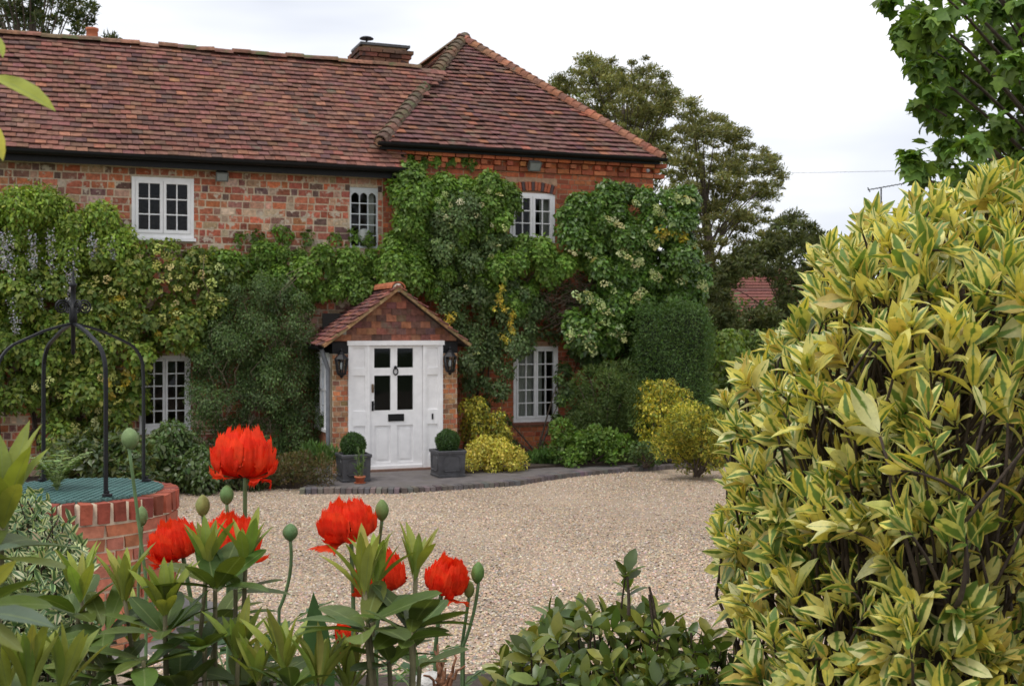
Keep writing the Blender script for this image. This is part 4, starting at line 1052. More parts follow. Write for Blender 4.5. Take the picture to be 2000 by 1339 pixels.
# ================================================================== shrubs against the house
def shrub(name, label, cat, blobs, n, size, colors, tm, mat=None, base=None, stem=True, part='foliage', squash=(1, 1, 1), **k):
    C = np.array([pw(x_, y_, Z_) for x_, y_, r_, Z_ in blobs]); Rr = np.array([r_ / F * Z_ for x_, y_, r_, Z_ in blobs])
    cx, cy = C[:, 0].mean(), C[:, 1].mean()
    bz = float(ground_z(cy)) if base is None else base
    t_ = thing(name, label, cat, (cx, cy, bz))
    foliage(t_, part, C, Rr, n, size, colors, tm, mat, squash=squash, **k)
    if stem:
        mb = MB()
        for i in range(min(len(C), 10)):
            mb.tube(bez((cx + random.uniform(-.05, .05), cy, bz - .02), ((cx + C[i][0]) / 2, cy, bz + .6 * (C[i][2] - bz)), C[i], 5), np.linspace(.02, .006, 5), 5)
        link('stems', mb.mesh(M_BARK, True), t_)
    return t_
def blobs(poly, spacing, r, Z, zj=.3, rj=.25, tries=1500):
    return [(a, b_, r * (1 + rj * random.uniform(-1, 1)), Z + zj * random.uniform(-1, 1)) for a, b_ in fill(poly, spacing, tries)]
shrub('golden_euonymus', 'low golden yellow shrub beside the right-hand planter', 'shrub', blobs([(915, 890), (940, 868), (985, 868), (1015, 885), (1018, 905), (960, 912), (915, 905)], 14, 18, 17.8, .2), 5200, .038, [(0.52, 0.48, 0.10), (0.60, 0.54, 0.14), (0.42, 0.41, 0.08), (0.36, 0.36, 0.07)], [SMALL, OVAL], base=.02)
shrub('golden_shrub', 'loose yellow green shrub climbing the wall behind the low golden one', 'shrub', blobs([(905, 795), (940, 780), (970, 805), (985, 850), (940, 870), (905, 860)], 18, 14, 18.8, .25), 3000, .05, [(0.48, 0.43, 0.06), (0.38, 0.36, 0.06), (0.25, .27, .045), (0.12, .16, .035)], [SMALL], base=.02)
shrub('yew_bush', 'dark feathery yew mound below the big corner hydrangea', 'shrub', blobs([(1110, 780), (1140, 730), (1190, 715), (1235, 740), (1250, 800), (1240, 850), (1130, 860)], 20, 22, 19.2, .3), 9000, .07, [(0.075, 0.12, 0.036), (0.06, 0.10, 0.03), (0.095, 0.14, 0.046)], [NARROW], M_NEEDLE, base=.02, hang=(0, -.2, .5))
shrub('choisya', 'fresh green rounded shrub at the kerb under the yew mound', 'shrub', blobs([(1090, 880), (1095, 840), (1140, 850), (1190, 850), (1225, 870), (1225, 895), (1100, 898)], 17, 19, 18.6, .25), 4500, .06, [(0.12, 0.215, 0.042), (0.095, 0.18, 0.036), (0.15, 0.25, 0.055)], [OVAL, SMALL2], base=.02, hang=(0, 0, .2))
shrub('yellow_shrub', 'airy bright yellow shrub between the yew mound and the clipped hedge', 'shrub', blobs([(1245, 800), (1260, 755), (1300, 745), (1335, 770), (1345, 820), (1310, 880), (1260, 890)], 20, 18, 18.9, .25), 4200, .05, [(0.46, 0.43, 0.06), (0.56, 0.48, 0.07), (0.32, 0.34, 0.05), (0.16, 0.21, 0.04)], [SMALL], base=.02)
shrub('golden_conifer', 'feathery gold and green conifer at the end of the kerb', 'shrub', blobs([(1290, 880), (1310, 830), (1350, 800), (1400, 805), (1425, 850), (1420, 905), (1340, 912)], 18, 22, 17.3, .35), 10000, .06, [(0.36, 0.35, 0.06), (0.46, 0.42, 0.08), (0.22, 0.25, 0.05), (0.13, 0.17, 0.04)], [NARROW, SMALL2], M_NEEDLE, base=0, hang=(0, -.4, .3))
shrub('low_evergreen', 'small dark evergreen in the gap behind the kerb', 'shrub', blobs([(1230, 890), (1250, 870), (1290, 880), (1295, 900)], 14, 13, 18.4), 900, .05, G_DARK, [SMALL], base=.02)
# clipped hedge column
t1 = thing('hedge', 'tall clipped dark green hedge with a flat face at the house corner', 'hedge', hw((6.0, -.9, 0)))
n = 26000; a0 = pw(1238, 605, 19.8); a1 = pw(1392, 790, 19.8)
u_ = rng.random((n, 3)); u_[:, 1] = u_[:, 1]
face = rng.choice(4, n, p=[.45, .2, .15, .2])
q = u_ * 2 - 1
q[face == 0, 1] = -1; q[face == 1, 0] = 1; q[face == 2, 0] = -1; q[face == 3, 2] = 1
half = np.array([(a1[0] - a0[0]) / 2, .6, (a0[2] + .05) / 2]); cen = np.array([(a0[0] + a1[0]) / 2, 19.8 + .6, (a0[2] + .05) / 2])
rad = .28
qq = q * half; inner = half - rad; cl = np.clip(qq, -inner, inner); dd = qq - cl; ln = np.linalg.norm(dd, axis=1, keepdims=True)
P = cl + np.where(ln > 1e-6, dd / np.maximum(ln, 1e-6), 0) * np.minimum(ln, rad)
nor = nrm(dd + 1e-6)
P = cen + P + nor * (0.045 * rng.normal(size=(n, 1)) + .05 * np.sin(P[:, :1] * 7 + P[:, 2:3] * 5))
s = .05 * rng.uniform(.7, 1.3, n)
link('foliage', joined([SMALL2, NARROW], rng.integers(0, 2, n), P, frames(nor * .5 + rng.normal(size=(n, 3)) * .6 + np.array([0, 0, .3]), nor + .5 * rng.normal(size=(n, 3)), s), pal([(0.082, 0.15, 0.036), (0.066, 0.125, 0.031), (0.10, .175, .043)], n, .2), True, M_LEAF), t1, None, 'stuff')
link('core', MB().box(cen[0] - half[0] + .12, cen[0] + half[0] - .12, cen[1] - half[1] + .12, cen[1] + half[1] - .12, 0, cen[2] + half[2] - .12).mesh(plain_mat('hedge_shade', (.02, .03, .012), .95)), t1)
# left bed
shrub('heather', 'brownish low heather by the kerb left of the planter', 'shrub', blobs([(480, 935), (530, 905), (580, 892), (640, 905), (648, 938), (625, 950), (560, 955), (490, 955)], 17, 20, 16.4, .25), 6000, .045, [(0.11, 0.085, 0.035), (0.085, 0.08, 0.03), (0.13, 0.09, 0.05), (0.07, .09, .03)], [NARROW, SMALL2], base=-.05, hang=(0, 0, 1))
shrub('grass_clump', 'bright green grassy tuft against the left porch pier', 'shrub', blobs([(600, 890), (625, 880), (645, 895), (640, 905)], 12, 14, 17.0, .1), 700, .12, [(0.10, 0.19, 0.05), (0.08, 0.15, 0.04)], [NARROW], base=-.03, hang=(0, 0, 2), stem=False)
shrub('pieris', 'dark evergreen shrub behind the well, below the half hidden window', 'shrub', blobs([(262, 900), (290, 860), (340, 845), (400, 880), (420, 920), (400, 952), (300, 955)], 22, 25, 16.0, .4), 6000, .07, G_DARK + [(0.07, .10, .03)], [SMALL2, OVAL], M_GLOSSLEAF, base=-.05)
shrub('low_bush', 'mixed green low bush between heather and pieris', 'shrub', blobs([(400, 940), (420, 900), (480, 890), (520, 920), (500, 950)], 18, 18, 16.3, .3), 3200, .055, [(0.06, .09, .03), (0.08, .08, .03), (.05, .08, .03)], [SMALL2], base=-.05)
shrub('rhododendron_bush', 'broad leaved green bush behind the iron well frame', 'shrub', blobs([(90, 930), (100, 885), (160, 865), (230, 855), (280, 875), (290, 940), (180, 955)], 24, 26, 14.6, .5), 4200, .10, [(0.06, 0.10, 0.03), (0.085, 0.13, 0.035), (0.045, 0.08, 0.028), (.11, .13, .04)], [SMALL2], M_GLOSSLEAF, base=-.05, hang=(0, 0, -.3))
shrub('grass_verge', 'short grass tufts under the curtained ground floor window', 'grass', blobs([(1020, 905), (1040, 892), (1085, 890), (1088, 908)], 9, 8, 18.6, .2), 900, .10, [(0.08, 0.16, 0.04), (0.06, .13, .03)], [NARROW], base=.02, hang=(0, 0, 2.5), stem=False)
shrub('wall_sapling', 'thin dark sprigs beside the brick panel under the curtained window', 'shrub', [(985, 850, 12, 19.8), (990, 820, 10, 19.9), (1000, 870, 14, 19.8), (1060, 868, 8, 19.9), (1075, 880, 8, 19.8), (1095, 780, 12, 19.9), (1092, 740, 9, 19.9), (1088, 815, 9, 19.9)], 1100, .05, G_DARK + G_HYD[:1], [OVAL], base=.02)

# ---- planters, box balls, pots
def planter(px, py, label, blabel):
    p = gp(px, py, 0.0); w_ = .212; h_ = .385
    loc = np.array([p[0], p[1] + w_, 0])
    pl = thing('planter', label, 'planter', (0, 0, 0), False, 'lead planters by the front door')
    pl.location = loc; pl.rotation_euler = (0, 0, TH); BASE[pl.name] = Vector((0, 0, 0))
    mb = MB()
    ring = lambda a, z: [(-a, -a, z), (a, -a, z), (a, a, z), (-a, a, z)]
    prof = [(w_ * .96, 0), (w_ * .97, .03), (w_ * .93, .035), (w_ * .97, h_ - .05), (w_ * 1.03, h_ - .045), (w_ * 1.04, h_ - .01), (w_ * 1.0, h_), (w_ * .9, h_), (w_ * .88, h_ - .05)]
    V = []; Fc = []
    for a, z in prof: V += ring(a, z)
    for i in range(len(prof) - 1):
        for k in range(4): Fc.append((i * 4 + k, i * 4 + (k + 1) % 4, (i + 1) * 4 + (k + 1) % 4, (i + 1) * 4 + k))
    k = (len(prof) - 1) * 4; Fc += [(k, k + 1, k + 2, k + 3), (3, 2, 1, 0)]
    link('box', mb.add(V, Fc).mesh(M_LEAD), pl)
    for sx in (0, 1):
        sq = [(-.11, .09), (-.13, .11), (-.13, .27), (-.11, .29), (-.08, .31), (.08, .31), (.11, .29), (.13, .27), (.13, .11), (.11, .09), (-.11, .09)]
        fr = [((a, -w_ * .965, z) if sx == 0 else (-w_ * .965, a, z)) for a, z in sq]
        link('moulding', MB().tube(fr, .008, 4).mesh(M_LEAD), pl)
    link('compost', MB().box(-w_ * .86, w_ * .86, -w_ * .86, w_ * .86, h_ - .06, h_ - .045).mesh(M_SOIL), pl)
    r = .165
    bb = thing('box_ball', blabel, 'topiary', (0, 0, 0), False, 'clipped box balls by the front door')
    bb.location = loc + np.array([0, 0, h_ - .045]); BASE[bb.name] = Vector((0, 0, 0))
    n = 4200; d = nrm(rng.normal(size=(n, 3))); d = d[d[:, 2] > -.9]; n = len(d)
    P = d * (r * (1 + .035 * rng.normal(size=(n, 1)) + .03 * np.sin(d[:, :1] * 6 + 3 * d[:, 2:]))) + np.array([0, 0, r * .98])
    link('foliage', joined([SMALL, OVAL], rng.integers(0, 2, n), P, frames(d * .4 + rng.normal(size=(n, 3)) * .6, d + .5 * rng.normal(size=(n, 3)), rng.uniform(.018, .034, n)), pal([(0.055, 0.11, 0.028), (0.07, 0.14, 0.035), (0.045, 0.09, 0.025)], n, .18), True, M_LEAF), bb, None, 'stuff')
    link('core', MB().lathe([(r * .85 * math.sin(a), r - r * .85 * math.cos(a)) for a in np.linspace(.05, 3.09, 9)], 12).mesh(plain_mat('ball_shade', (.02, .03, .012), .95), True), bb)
    link('stem', MB().tube([(0, 0, 0), (0, 0, r * .4)], .012, 6).mesh(M_BARK), bb)
planter(686, 941, 'square lead planter beside the small terracotta pot', 'clipped box ball in the planter beside the terracotta pot')
planter(873, 932, 'square lead planter beside the low golden shrub', 'clipped box ball in the planter beside the golden shrub')
p = gp(703, 943, 0)
tp = thing('terracotta_pot', 'small terracotta flowerpot on the paving beside the left planter', 'flowerpot', p)
link('pot', MB().lathe([(.05, 0), (.068, .075), (.078, .076), (.08, .1), (.07, .1), (.062, .08)], 16, tuple(p)).mesh(M_TERRA, True), tp)
link('saucer', MB().lathe([(.07, 0.0), (.085, .015), (.08, .015), (.07, .006)], 16, tuple(p - np.array([0, 0, .002]))).mesh(M_TERRA, True), tp)
pt = thing('potted_lily', 'thin upright leafy stems growing in the terracotta flowerpot', 'plant', p + np.array([0, 0, .08]))
for k in range(5):
    a = p + np.array([.03 * math.cos(k * 1.3), .03 * math.sin(k * 1.3), .07]); b_ = a + np.array([random.uniform(-.05, .07), random.uniform(-.03, .03), random.uniform(.28, .46)])
    st = link('stem', MB().tube([a, (a + b_) / 2 + .01, b_], [.005, .004, .002], 5).mesh(M_GSTEM, True), pt)
    n = 16; tt = rng.random(n)[:, None]
    link('leaves', joined([NARROW], np.zeros(n, int), a + (b_ - a) * tt, frames(rng.normal(size=(n, 3)) * .5 + np.array([0, 0, .9]), rng.normal(size=(n, 3)), np.full(n, .09)), pal([(.10, .17, .05)], n), True, M_LEAF), st, None, 'stuff')

# ================================================================== the well
WC = np.array([(143 - HX) / F * 7.1, 7.1, float(ground_z(7.1))]); WR = .60; WZ = 1.185
well = thing('brick_well', 'round red brick well with soldier course rim and green grid cover', 'well', WC)
core = link('well_core', MB().lathe([(WR - .012, 0), (WR - .012, WZ - WC[2] - .006), (WR - .11, WZ - WC[2] - .006), (WR - .11, WZ - WC[2] - .3)], 48, tuple(WC)).mesh(M_MORTAR, True), well)
def ring_bricks(name, z, hgt, nb, off, colors, jt, depth, limit, rr=WR, tm=BV):
    P = []; R = []
    for k in range(nb):
        a = 2 * math.pi * (k + off) / nb; wd_ = 2 * math.pi * rr / nb - jt
        ca, sa = math.cos(a), math.sin(a)
        P.append((WC[0] + (rr - depth / 2) * ca, WC[1] + (rr - depth / 2) * sa, z + rng.normal() * .002))
        R.append(np.stack([np.array([-sa, ca, 0]) * wd_, np.array([ca, sa, 0]) * depth, np.array([0, 0, hgt])], 1))
    return P, R, colors
P = []; R = []; cs = []
nb = 40
p_, r_, _ = ring_bricks('brick', WZ - .056, .112, nb, 0, None, .030, .112, 99, WR + .012)
pieces(well, 'rim_brick', M_REDBRICK, BV, rng.integers(0, 5, nb), p_, r_, pal([(0.22, 0.055, 0.035), (0.27, 0.065, 0.04), (0.17, .045, .035), (0.31, .08, .045)], nb, .15))
z = WZ - .125; row = 0
while z > WC[2] + .02:
    p_, r_, _ = ring_bricks('brick', z - .033, .064, 34 if row % 3 else 17, .5 * (row % 2), None, .012, .05, 0)
    P += p_; R += r_; z -= .076; row += 1
n = len(P); Pn = np.array(P)
pieces(well, 'brick', M_REDBRICK, BV, rng.integers(0, 5, n), P, R, pal([(0.46, 0.16, 0.085), (0.40, 0.13, 0.07), (0.50, 0.19, 0.10), (0.44, .15, .10)], n, .12), seen_weight(Pn, False) * np.where(Pn[:, 1] < WC[1] + .1, 1, .1), 150, rest='other_bricks')
mb = MB(); gr = WR - .08; zt = WZ + .004
for k in range(-12, 13):
    y_ = k * gr / 12.5; hl = math.sqrt(max(gr * gr - y_ * y_, 0.0001))
    mb.box(WC[0] - hl, WC[0] + hl, WC[1] + y_ - .005, WC[1] + y_ + .005, zt, zt + .012)
    mb.box(WC[0] + y_ - .005, WC[0] + y_ + .005, WC[1] - hl, WC[1] + hl, zt + .001, zt + .014)
link('grid_cover', mb.mesh(plain_mat('green_grid', (.075, .165, .15), .6, 0, .2)), well)
link('inner_plate', MB().lathe([(0, 0), (gr, 0), (gr, .004), (0, .004)], 40, (WC[0], WC[1], zt - .03)).mesh(plain_mat('green_plate', (.05, .105, .095), .7, 0, .3)), well)
link('plinth', MB().lathe([(WR + .42, -.1), (WR + .42, .03), (WR + .40, .04), (0, .04)], 40, tuple(WC)).mesh(M_PAVE, False, (.2, .19, .18)), well)
frm = thing('well_frame', 'black wrought iron domed frame with scrolls standing on the brick well', 'iron frame', (WC[0], WC[1], WZ))
PR, phi = .45, math.radians(23)
zap = pw(140, 632, 7.1)[2]
WDIR = lambda a: (math.cos(a - math.radians(-20.4)), math.sin(a - math.radians(-20.4)))
for k in range(4):
    a = phi + k * math.pi / 2 - math.pi / 2 * 0
    dx, dy = WDIR(a)
    prof = [(PR, WZ)] + [(PR, WZ + .3), (PR, zap - .36)] + [(PR * (.60 + .40 * math.cos(q_)), zap - .30 + .20 * math.sin(q_)) for q_ in np.linspace(.25, 1.25, 7)] + [(PR * .55, zap - .075), (PR * .40, zap - .045), (PR * .2, zap - .018), (.012, zap)]
    pts = [np.array([WC[0] + r * dx, WC[1] + r * dy, z]) for r, z in prof]
    V = []; Fc = []
    tg = np.array([-dy, dx, 0])
    for i, p in enumerate(pts):
        d_ = (pts[min(i + 1, len(pts) - 1)] - pts[max(i - 1, 0)]); d_ = d_ / np.linalg.norm(d_); nn = np.cross(tg, d_)
        for sx, sy in ((-1, -1), (1, -1), (1, 1), (-1, 1)): V.append(p + tg * .011 * sx + nn * .007 * sy)
    for i in range(len(pts) - 1):
        for j in range(4): Fc.append((i * 4 + j, i * 4 + (j + 1) % 4, (i + 1) * 4 + (j + 1) % 4, (i + 1) * 4 + j))
    pst = link('post', MB().add(V, Fc).mesh(M_IRON), frm)
    link('fixing', MB().lathe([(0, 0), (.03, 0), (.03, .012), (.012, .016), (.012, .03), (0, .03)], 8, (WC[0] + (PR + .02) * dx, WC[1] + (PR + .02) * dy, WZ + .02)).mesh(M_IRON), pst)
link('centre_rod', MB().lathe([(0, -.19), (.012, -.18), (.014, 0), (.024, .01), (.024, .10), (.016, .105), (.016, .22), (.022, .225), (.022, .24), (.010, .25), (.006, .31), (0, .33)], 10, (WC[0], WC[1], zap)).mesh(M_IRON, True), frm)
for k in range(4):
    a = phi + k * math.pi / 2; dx, dy = WDIR(a); zc_ = zap + .10
    pts = []
    for tt in np.linspace(0, 1, 22):
        an = math.pi * 1.0 - tt * 4.4 * math.pi; r = .045 * (1 - .75 * tt)
        pts.append((WC[0] + (.022 + .048 + r * math.cos(an)) * dx, WC[1] + (.022 + .048 + r * math.cos(an)) * dy, zc_ + r * math.sin(an)))
    link('scroll', MB().tube(pts, .006, 5).mesh(M_IRON, True), frm)
fe = thing('fern', 'pale green fern growing through the grid of the well', 'fern', (WC[0] - .08, WC[1] - .05, WZ))
for k in range(15):
    a = k * .65 + .3; ln_ = random.uniform(.20, .30); tipp = np.array([math.cos(a) * ln_ * .75, math.sin(a) * ln_ * .6, ln_ * .75 + .02])
    b0 = np.array([WC[0] - .08, WC[1] - .05, WZ + .0]); curve = bez(b0, b0 + tipp * np.array([.3, .3, 1.0]), b0 + tipp, 12)
    fr = link('frond', MB().tube(curve, np.linspace(.003, .001, 12), 4).mesh(M_GSTEM), fe)
    P = np.repeat(curve[1:], 2, 0); n = len(P); sd = np.tile([1, -1], n // 2)[:, None]
    tg = nrm(np.gradient(curve, axis=0))[1:].repeat(2, 0); lat = nrm(np.cross(tg, (0, 0, 1.0)))
    sz = np.repeat(.075 * np.sin(np.linspace(.5, 3.0, 11)), 2)
    link('leaflets', joined([leaf_t(.22, .2, .03, (0, .4, 1))], np.zeros(n, int), P, frames(lat * sd + tg * .5, np.array([0, 0, 1.0]) + .2 * rng.normal(size=(n, 3)), sz), pal([(.22, .31, .10), (.28, .36, .14)], n), True, M_LEAF), fr, None, 'stuff')

# ================================================================== background
def tree(name, label, base, trunk_r, trunk_top, C, Rr, n, size, colors, tm, mat, limb_from=.35, parts=0, limb_r=.11, limbs=40, bark=None, **k):
    t_ = thing(name, label, 'tree', base)
    base = np.asarray(base, float); tt = np.asarray(trunk_top, float)
    mb = MB().tube([base - np.array([0, 0, .3]), base + (tt - base) * .4 + np.array([.1, 0, 0]), tt], [trunk_r * 1.3, trunk_r * .8, trunk_r * .08], 9)
    for c_ in C[::max(1, len(C) // limbs)]:
        f = np.clip((c_[2] - base[2]) / (tt[2] - base[2]) * .7, limb_from, .97); s_ = base + (tt - base) * f
        mb.tube(bez(s_, (s_ + c_) / 2 + np.array([0, 0, .12 * np.linalg.norm(c_ - s_)]), c_, 6), np.linspace(trunk_r * limb_r, trunk_r * .04, 6), 5)
    link('trunk', mb.mesh(bark or M_BARK, True), t_)
    P, R, c = clump_leaves(C, Rr, n, size, colors, **k)
    idx = rng.integers(0, len(tm), n)
    if parts:
        wgt = seen_weight(P, False); order = np.argsort(-wgt); own, oth = order[:parts], order[parts:]
        cr_ = link('crown', joined(tm, idx[oth], P[oth], R[oth], c[oth], True, mat), t_, None, 'stuff')
        pieces(cr_, 'leaf', mat, tm, idx[own], P[own], R[own], c[own], limit=parts, smooth=True)
    else:
        link('crown', joined(tm, idx, P, R, c, True, mat), t_, None, 'stuff')
    return t_
def crown(poly, spacing, rpx, Z, depth, tries=3000, rj=.35):
    pts = fill(poly, spacing, tries)
    C = np.array([pw(a, b_, Z + random.uniform(-depth, depth)) for a, b_ in pts]); Rr = np.array([rpx / F * Z * (1 + rj * random.uniform(-1, 1)) for _ in pts])
    return C, Rr
YEW = [(0.172, 0.178, 0.064), (0.138, 0.15, 0.055), (0.21, 0.205, 0.078), (0.105, 0.122, 0.046)]
YEWD = [(0.080, 0.098, 0.038), (0.062, 0.080, 0.031), (0.10, 0.115, 0.045)]
C, Rr = crown([(1085, 170), (1110, 130), (1165, 112), (1215, 125), (1255, 112), (1290, 140), (1318, 185), (1300, 240), (1290, 300), (1240, 270), (1180, 230), (1110, 200)], 15, 9, 34, 2.4, 6000, .5)
C2, R2 = crown([(1200, 240), (1310, 200), (1320, 330), (1280, 380), (1240, 330)], 26, 9, 34, 1.8, 3000, .5)
tree('yew_tree', 'olive green yew with a rounded crown directly behind the hip roof', (pw(1235, 640, 34)[0], 34, -.1), .24, pw(1215, 190, 34), np.vstack([C, C2]), np.concatenate([Rr, R2]), 40000, .10, YEW, [NARROW, NARROW, SMALL2], M_NEEDLE, hang=(.1, 0, .7), shell=1, squash=(2.1, 1.6, 1.15), bias=.3)
C, Rr = crown([(1290, 330), (1310, 260), (1345, 195), (1370, 230), (1400, 220), (1435, 250), (1455, 275), (1480, 300), (1500, 290), (1520, 320), (1525, 360), (1500, 410), (1440, 440), (1380, 420), (1320, 400)], 17, 9, 31, 2.6, 6000, .5)
C2, R2 = crown([(1340, 430), (1490, 420), (1530, 470), (1490, 530), (1420, 540), (1370, 640), (1340, 600), (1330, 470)], 20, 9, 31, 2, 3000, .5)
tree('yew_tree', 'largest olive yew with drooping sprays, right of the house', (pw(1400, 640, 31)[0], 31, -.1), .24, pw(1370, 300, 31), np.vstack([C, C2]), np.concatenate([Rr, R2]), 54000, .095, YEW, [NARROW, NARROW, SMALL2], M_NEEDLE, hang=(.5, 0, .6), shell=1, squash=(2.2, 1.6, 1.1), bias=.3)
C, Rr = crown([(1380, 620), (1385, 540), (1420, 500), (1480, 480), (1520, 430), (1560, 425), (1605, 450), (1620, 520), (1600, 580), (1530, 600), (1505, 540), (1440, 540), (1420, 600), (1440, 690), (1390, 690)], 16, 13, 28, 1.8, 5000, .4)
C2, R2 = crown([(1370, 560), (1410, 580), (1430, 630), (1480, 615), (1540, 600), (1560, 690), (1380, 700)], 18, 15, 27, 1)
tree('dark_yew', 'low dark yew in front of the red tiled roof', (pw(1540, 640, 28)[0], 28.5, -.1), .14, pw(1530, 500, 28.5), np.vstack([C, C2]), np.concatenate([Rr, R2]), 34000, .11, YEWD, [NARROW, SMALL2], M_NEEDLE, limbs=12, limb_r=.14, hang=(.2, 0, .5), shell=1, squash=(1.4, 1.2, .9), bias=.3)
C, Rr = crown([(-60, 60), (-60, -80), (120, -80), (150, 0), (185, 20), (180, 50), (150, 60), (120, 40), (80, 75), (20, 75)], 21, 15, 26, 1.5)
C2, R2 = crown([(205, 75), (220, 70), (228, 80), (215, 95)], 8, 6, 26, .2)
tree('pine_tree', 'dark conifer rising behind the ridge beside the clay chimney pot', (pw(60, 640, 26)[0], 26, -.1), .25, pw(60, -100, 26), np.vstack([C, C2]), np.concatenate([Rr, R2]), 8500, .12, [(0.05, 0.075, 0.028), (0.04, 0.06, 0.022), (0.075, 0.085, 0.03)], [NARROW, SMALL2], M_NEEDLE, hang=(.3, 0, .7), shell=.8, bias=.3)
C, Rr = crown([(1755, -160), (1790, 60), (1770, 95), (1810, 130), (1815, 230), (1840, 300), (1800, 330), (1830, 350), (1880, 420), (2250, 420), (2300, -160)], 36, 26, 10.5, 1.3, 6000, .35)
C2 = np.array([pw(a, b_, 10.0) for a, b_ in ((1735, 5), (1760, 60), (1775, 80), (1800, 50), (1795, 130), (1790, 325), (1785, 300), (1800, 345), (1778, 315), (1815, 180), (1805, 200))])
tree('maple_tree', 'leafy green maple filling the top right corner above the variegated shrub', (pw(2150, 640, 10.5)[0], 10.8, float(ground_z(10.8))), .2, pw(2120, -150, 10.8), np.vstack([C, C2]), np.concatenate([Rr, np.full(len(C2), .085)]), 6600, .115, [(0.125, 0.22, 0.04), (0.10, 0.185, 0.036), (0.155, 0.255, 0.05), (0.08, 0.15, 0.03)], [MAPLE], M_LEAF, parts=300, hang=(0, 0, -1), shell=1.0, limb_r=.12)
# a house beyond the yews
bx = thing('neighbour_house', 'red tiled house half hidden behind the dark yew', 'house', (pw(1450, 640, 46)[0], 47, -.1))
e0, e1 = pw(1330, 628, 46), pw(1640, 628, 46); rz = pw(1450, 525, 49)[2]
link('wall', MB().box(e0[0] + .2, e1[0] - .2, 46.3, 52, -.2, e0[2]).mesh(M_REDBRICK, False, (.36, .14, .08)), bx)
rf = link('roof', MB().add([(e0[0], 46, e0[2] - .02), (e1[0], 46, e0[2] - .02), (e1[0], 49, rz), (e0[0], 49, rz), (e0[0], 52, e0[2] - .02), (e1[0], 52, e0[2] - .02)], [(0, 1, 2, 3), (3, 2, 5, 4), (0, 3, 4), (1, 5, 2)]).mesh(M_TILE, False, (.19, .072, .058)), bx)
n = 26; sl3 = np.array([0, 3, rz - e0[2]]); P = []; R = []
for r_ in range(18):
    c_ = np.array([(e0[0] + e1[0]) / 2, 46, e0[2]]) + sl3 * (r_ + .5) / 18; l_ = np.linalg.norm(sl3); dv = sl3 / l_; nn = np.array([0, -dv[2], dv[1]])
    P.append(c_ + nn * .03); R.append(np.stack([np.array([e1[0] - e0[0], 0, 0]), dv * l_ / 18 * 1.2 - nn * .04, nn * .03], 1))
link('tile_courses', joined(BV, rng.integers(0, 5, len(P)), np.array(P), np.array(R), pal([(.20, .075, .06), (.17, .068, .055)], len(P), .1), False, M_TILE), rf, None, 'stuff')
cz = pw(1692, 422, 46)
chm = link('chimney', MB().box(pw(1680, 0, 48)[0], pw(1704, 0, 48)[0], 48, 48.5, 3, cz[2] - .2).mesh(M_REDBRICK, False, (.34, .12, .08)), bx)
wn = link('extension_roof', MB().add([(e1[0] - .5, 46.5, e0[2] - .3), (pw(1800, 0, 48)[0], 46.5, e0[2] - .3), (pw(1800, 0, 48)[0], 49, rz - .4), (e1[0] - .5, 49, rz - .4)], [(0, 1, 2, 3)]).box(e1[0] - .4, pw(1795, 0, 48)[0], 46.8, 50, -.2, e0[2] - .2).mesh(M_TILE, False, (.34, .11, .08)), bx)
# television aerial above the roofs
ae = thing('aerial', 'thin television aerial against the sky above the variegated shrub', 'aerial', pw(1721, 425, 48))
link('mast', MB().tube([pw(1721, 450, 48), pw(1721, 368, 48)], .03, 6).mesh(M_IRON), ae)
link('boom', MB().tube([pw(1695, 371, 48), pw(1762, 359, 48.5)], .02, 5).mesh(M_IRON), ae)
for k in range(9):
    f = k / 8; q = pw(1697 + 62 * f, 370.6 - 11 * f, 48 + .5 * f)
    link('element', MB().tube([q + np.array([-.02, -.2, -.05 if k else -.1]), q + np.array([.02, .2, .05 if k else .1])], .012 if k else .03, 4).mesh(M_IRON), ae)
wi = thing('overhead_wire', 'thin overhead wire crossing the sky right of the yews', 'wire', pw(1700, 334, 40))
link('cable', MB().tube([pw(1400, 338, 40), pw(1600, 337, 40), pw(1800, 333, 40), pw(2200, 322, 40)], .006, 4).mesh(M_IRON), wi)
shrub('background_hedge', 'sunlit pale green hedge glimpsed between the clipped hedge and the variegated shrub', 'hedge', blobs([(1385, 700), (1420, 670), (1480, 650), (1560, 660), (1560, 800), (1385, 800)], 24, 26, 23, .6), 6500, .09, [(0.12, 0.19, 0.04), (0.09, 0.15, 0.035), (0.15, .21, .05)], [SMALL, OVAL], base=-.1)
shrub('far_shrubbery', 'dark shrubbery along the far boundary behind the pale hedge', 'shrub', blobs([(1360, 640), (1400, 600), (1700, 590), (1900, 600), (2100, 560), (2100, 740), (1360, 740)], 34, 36, 38, 1.5), 9000, .22, YEWD + G_DARK, [SMALL2, OVAL], base=-.1)
# ================================================================== foreground planting
BEDZ = 0.46
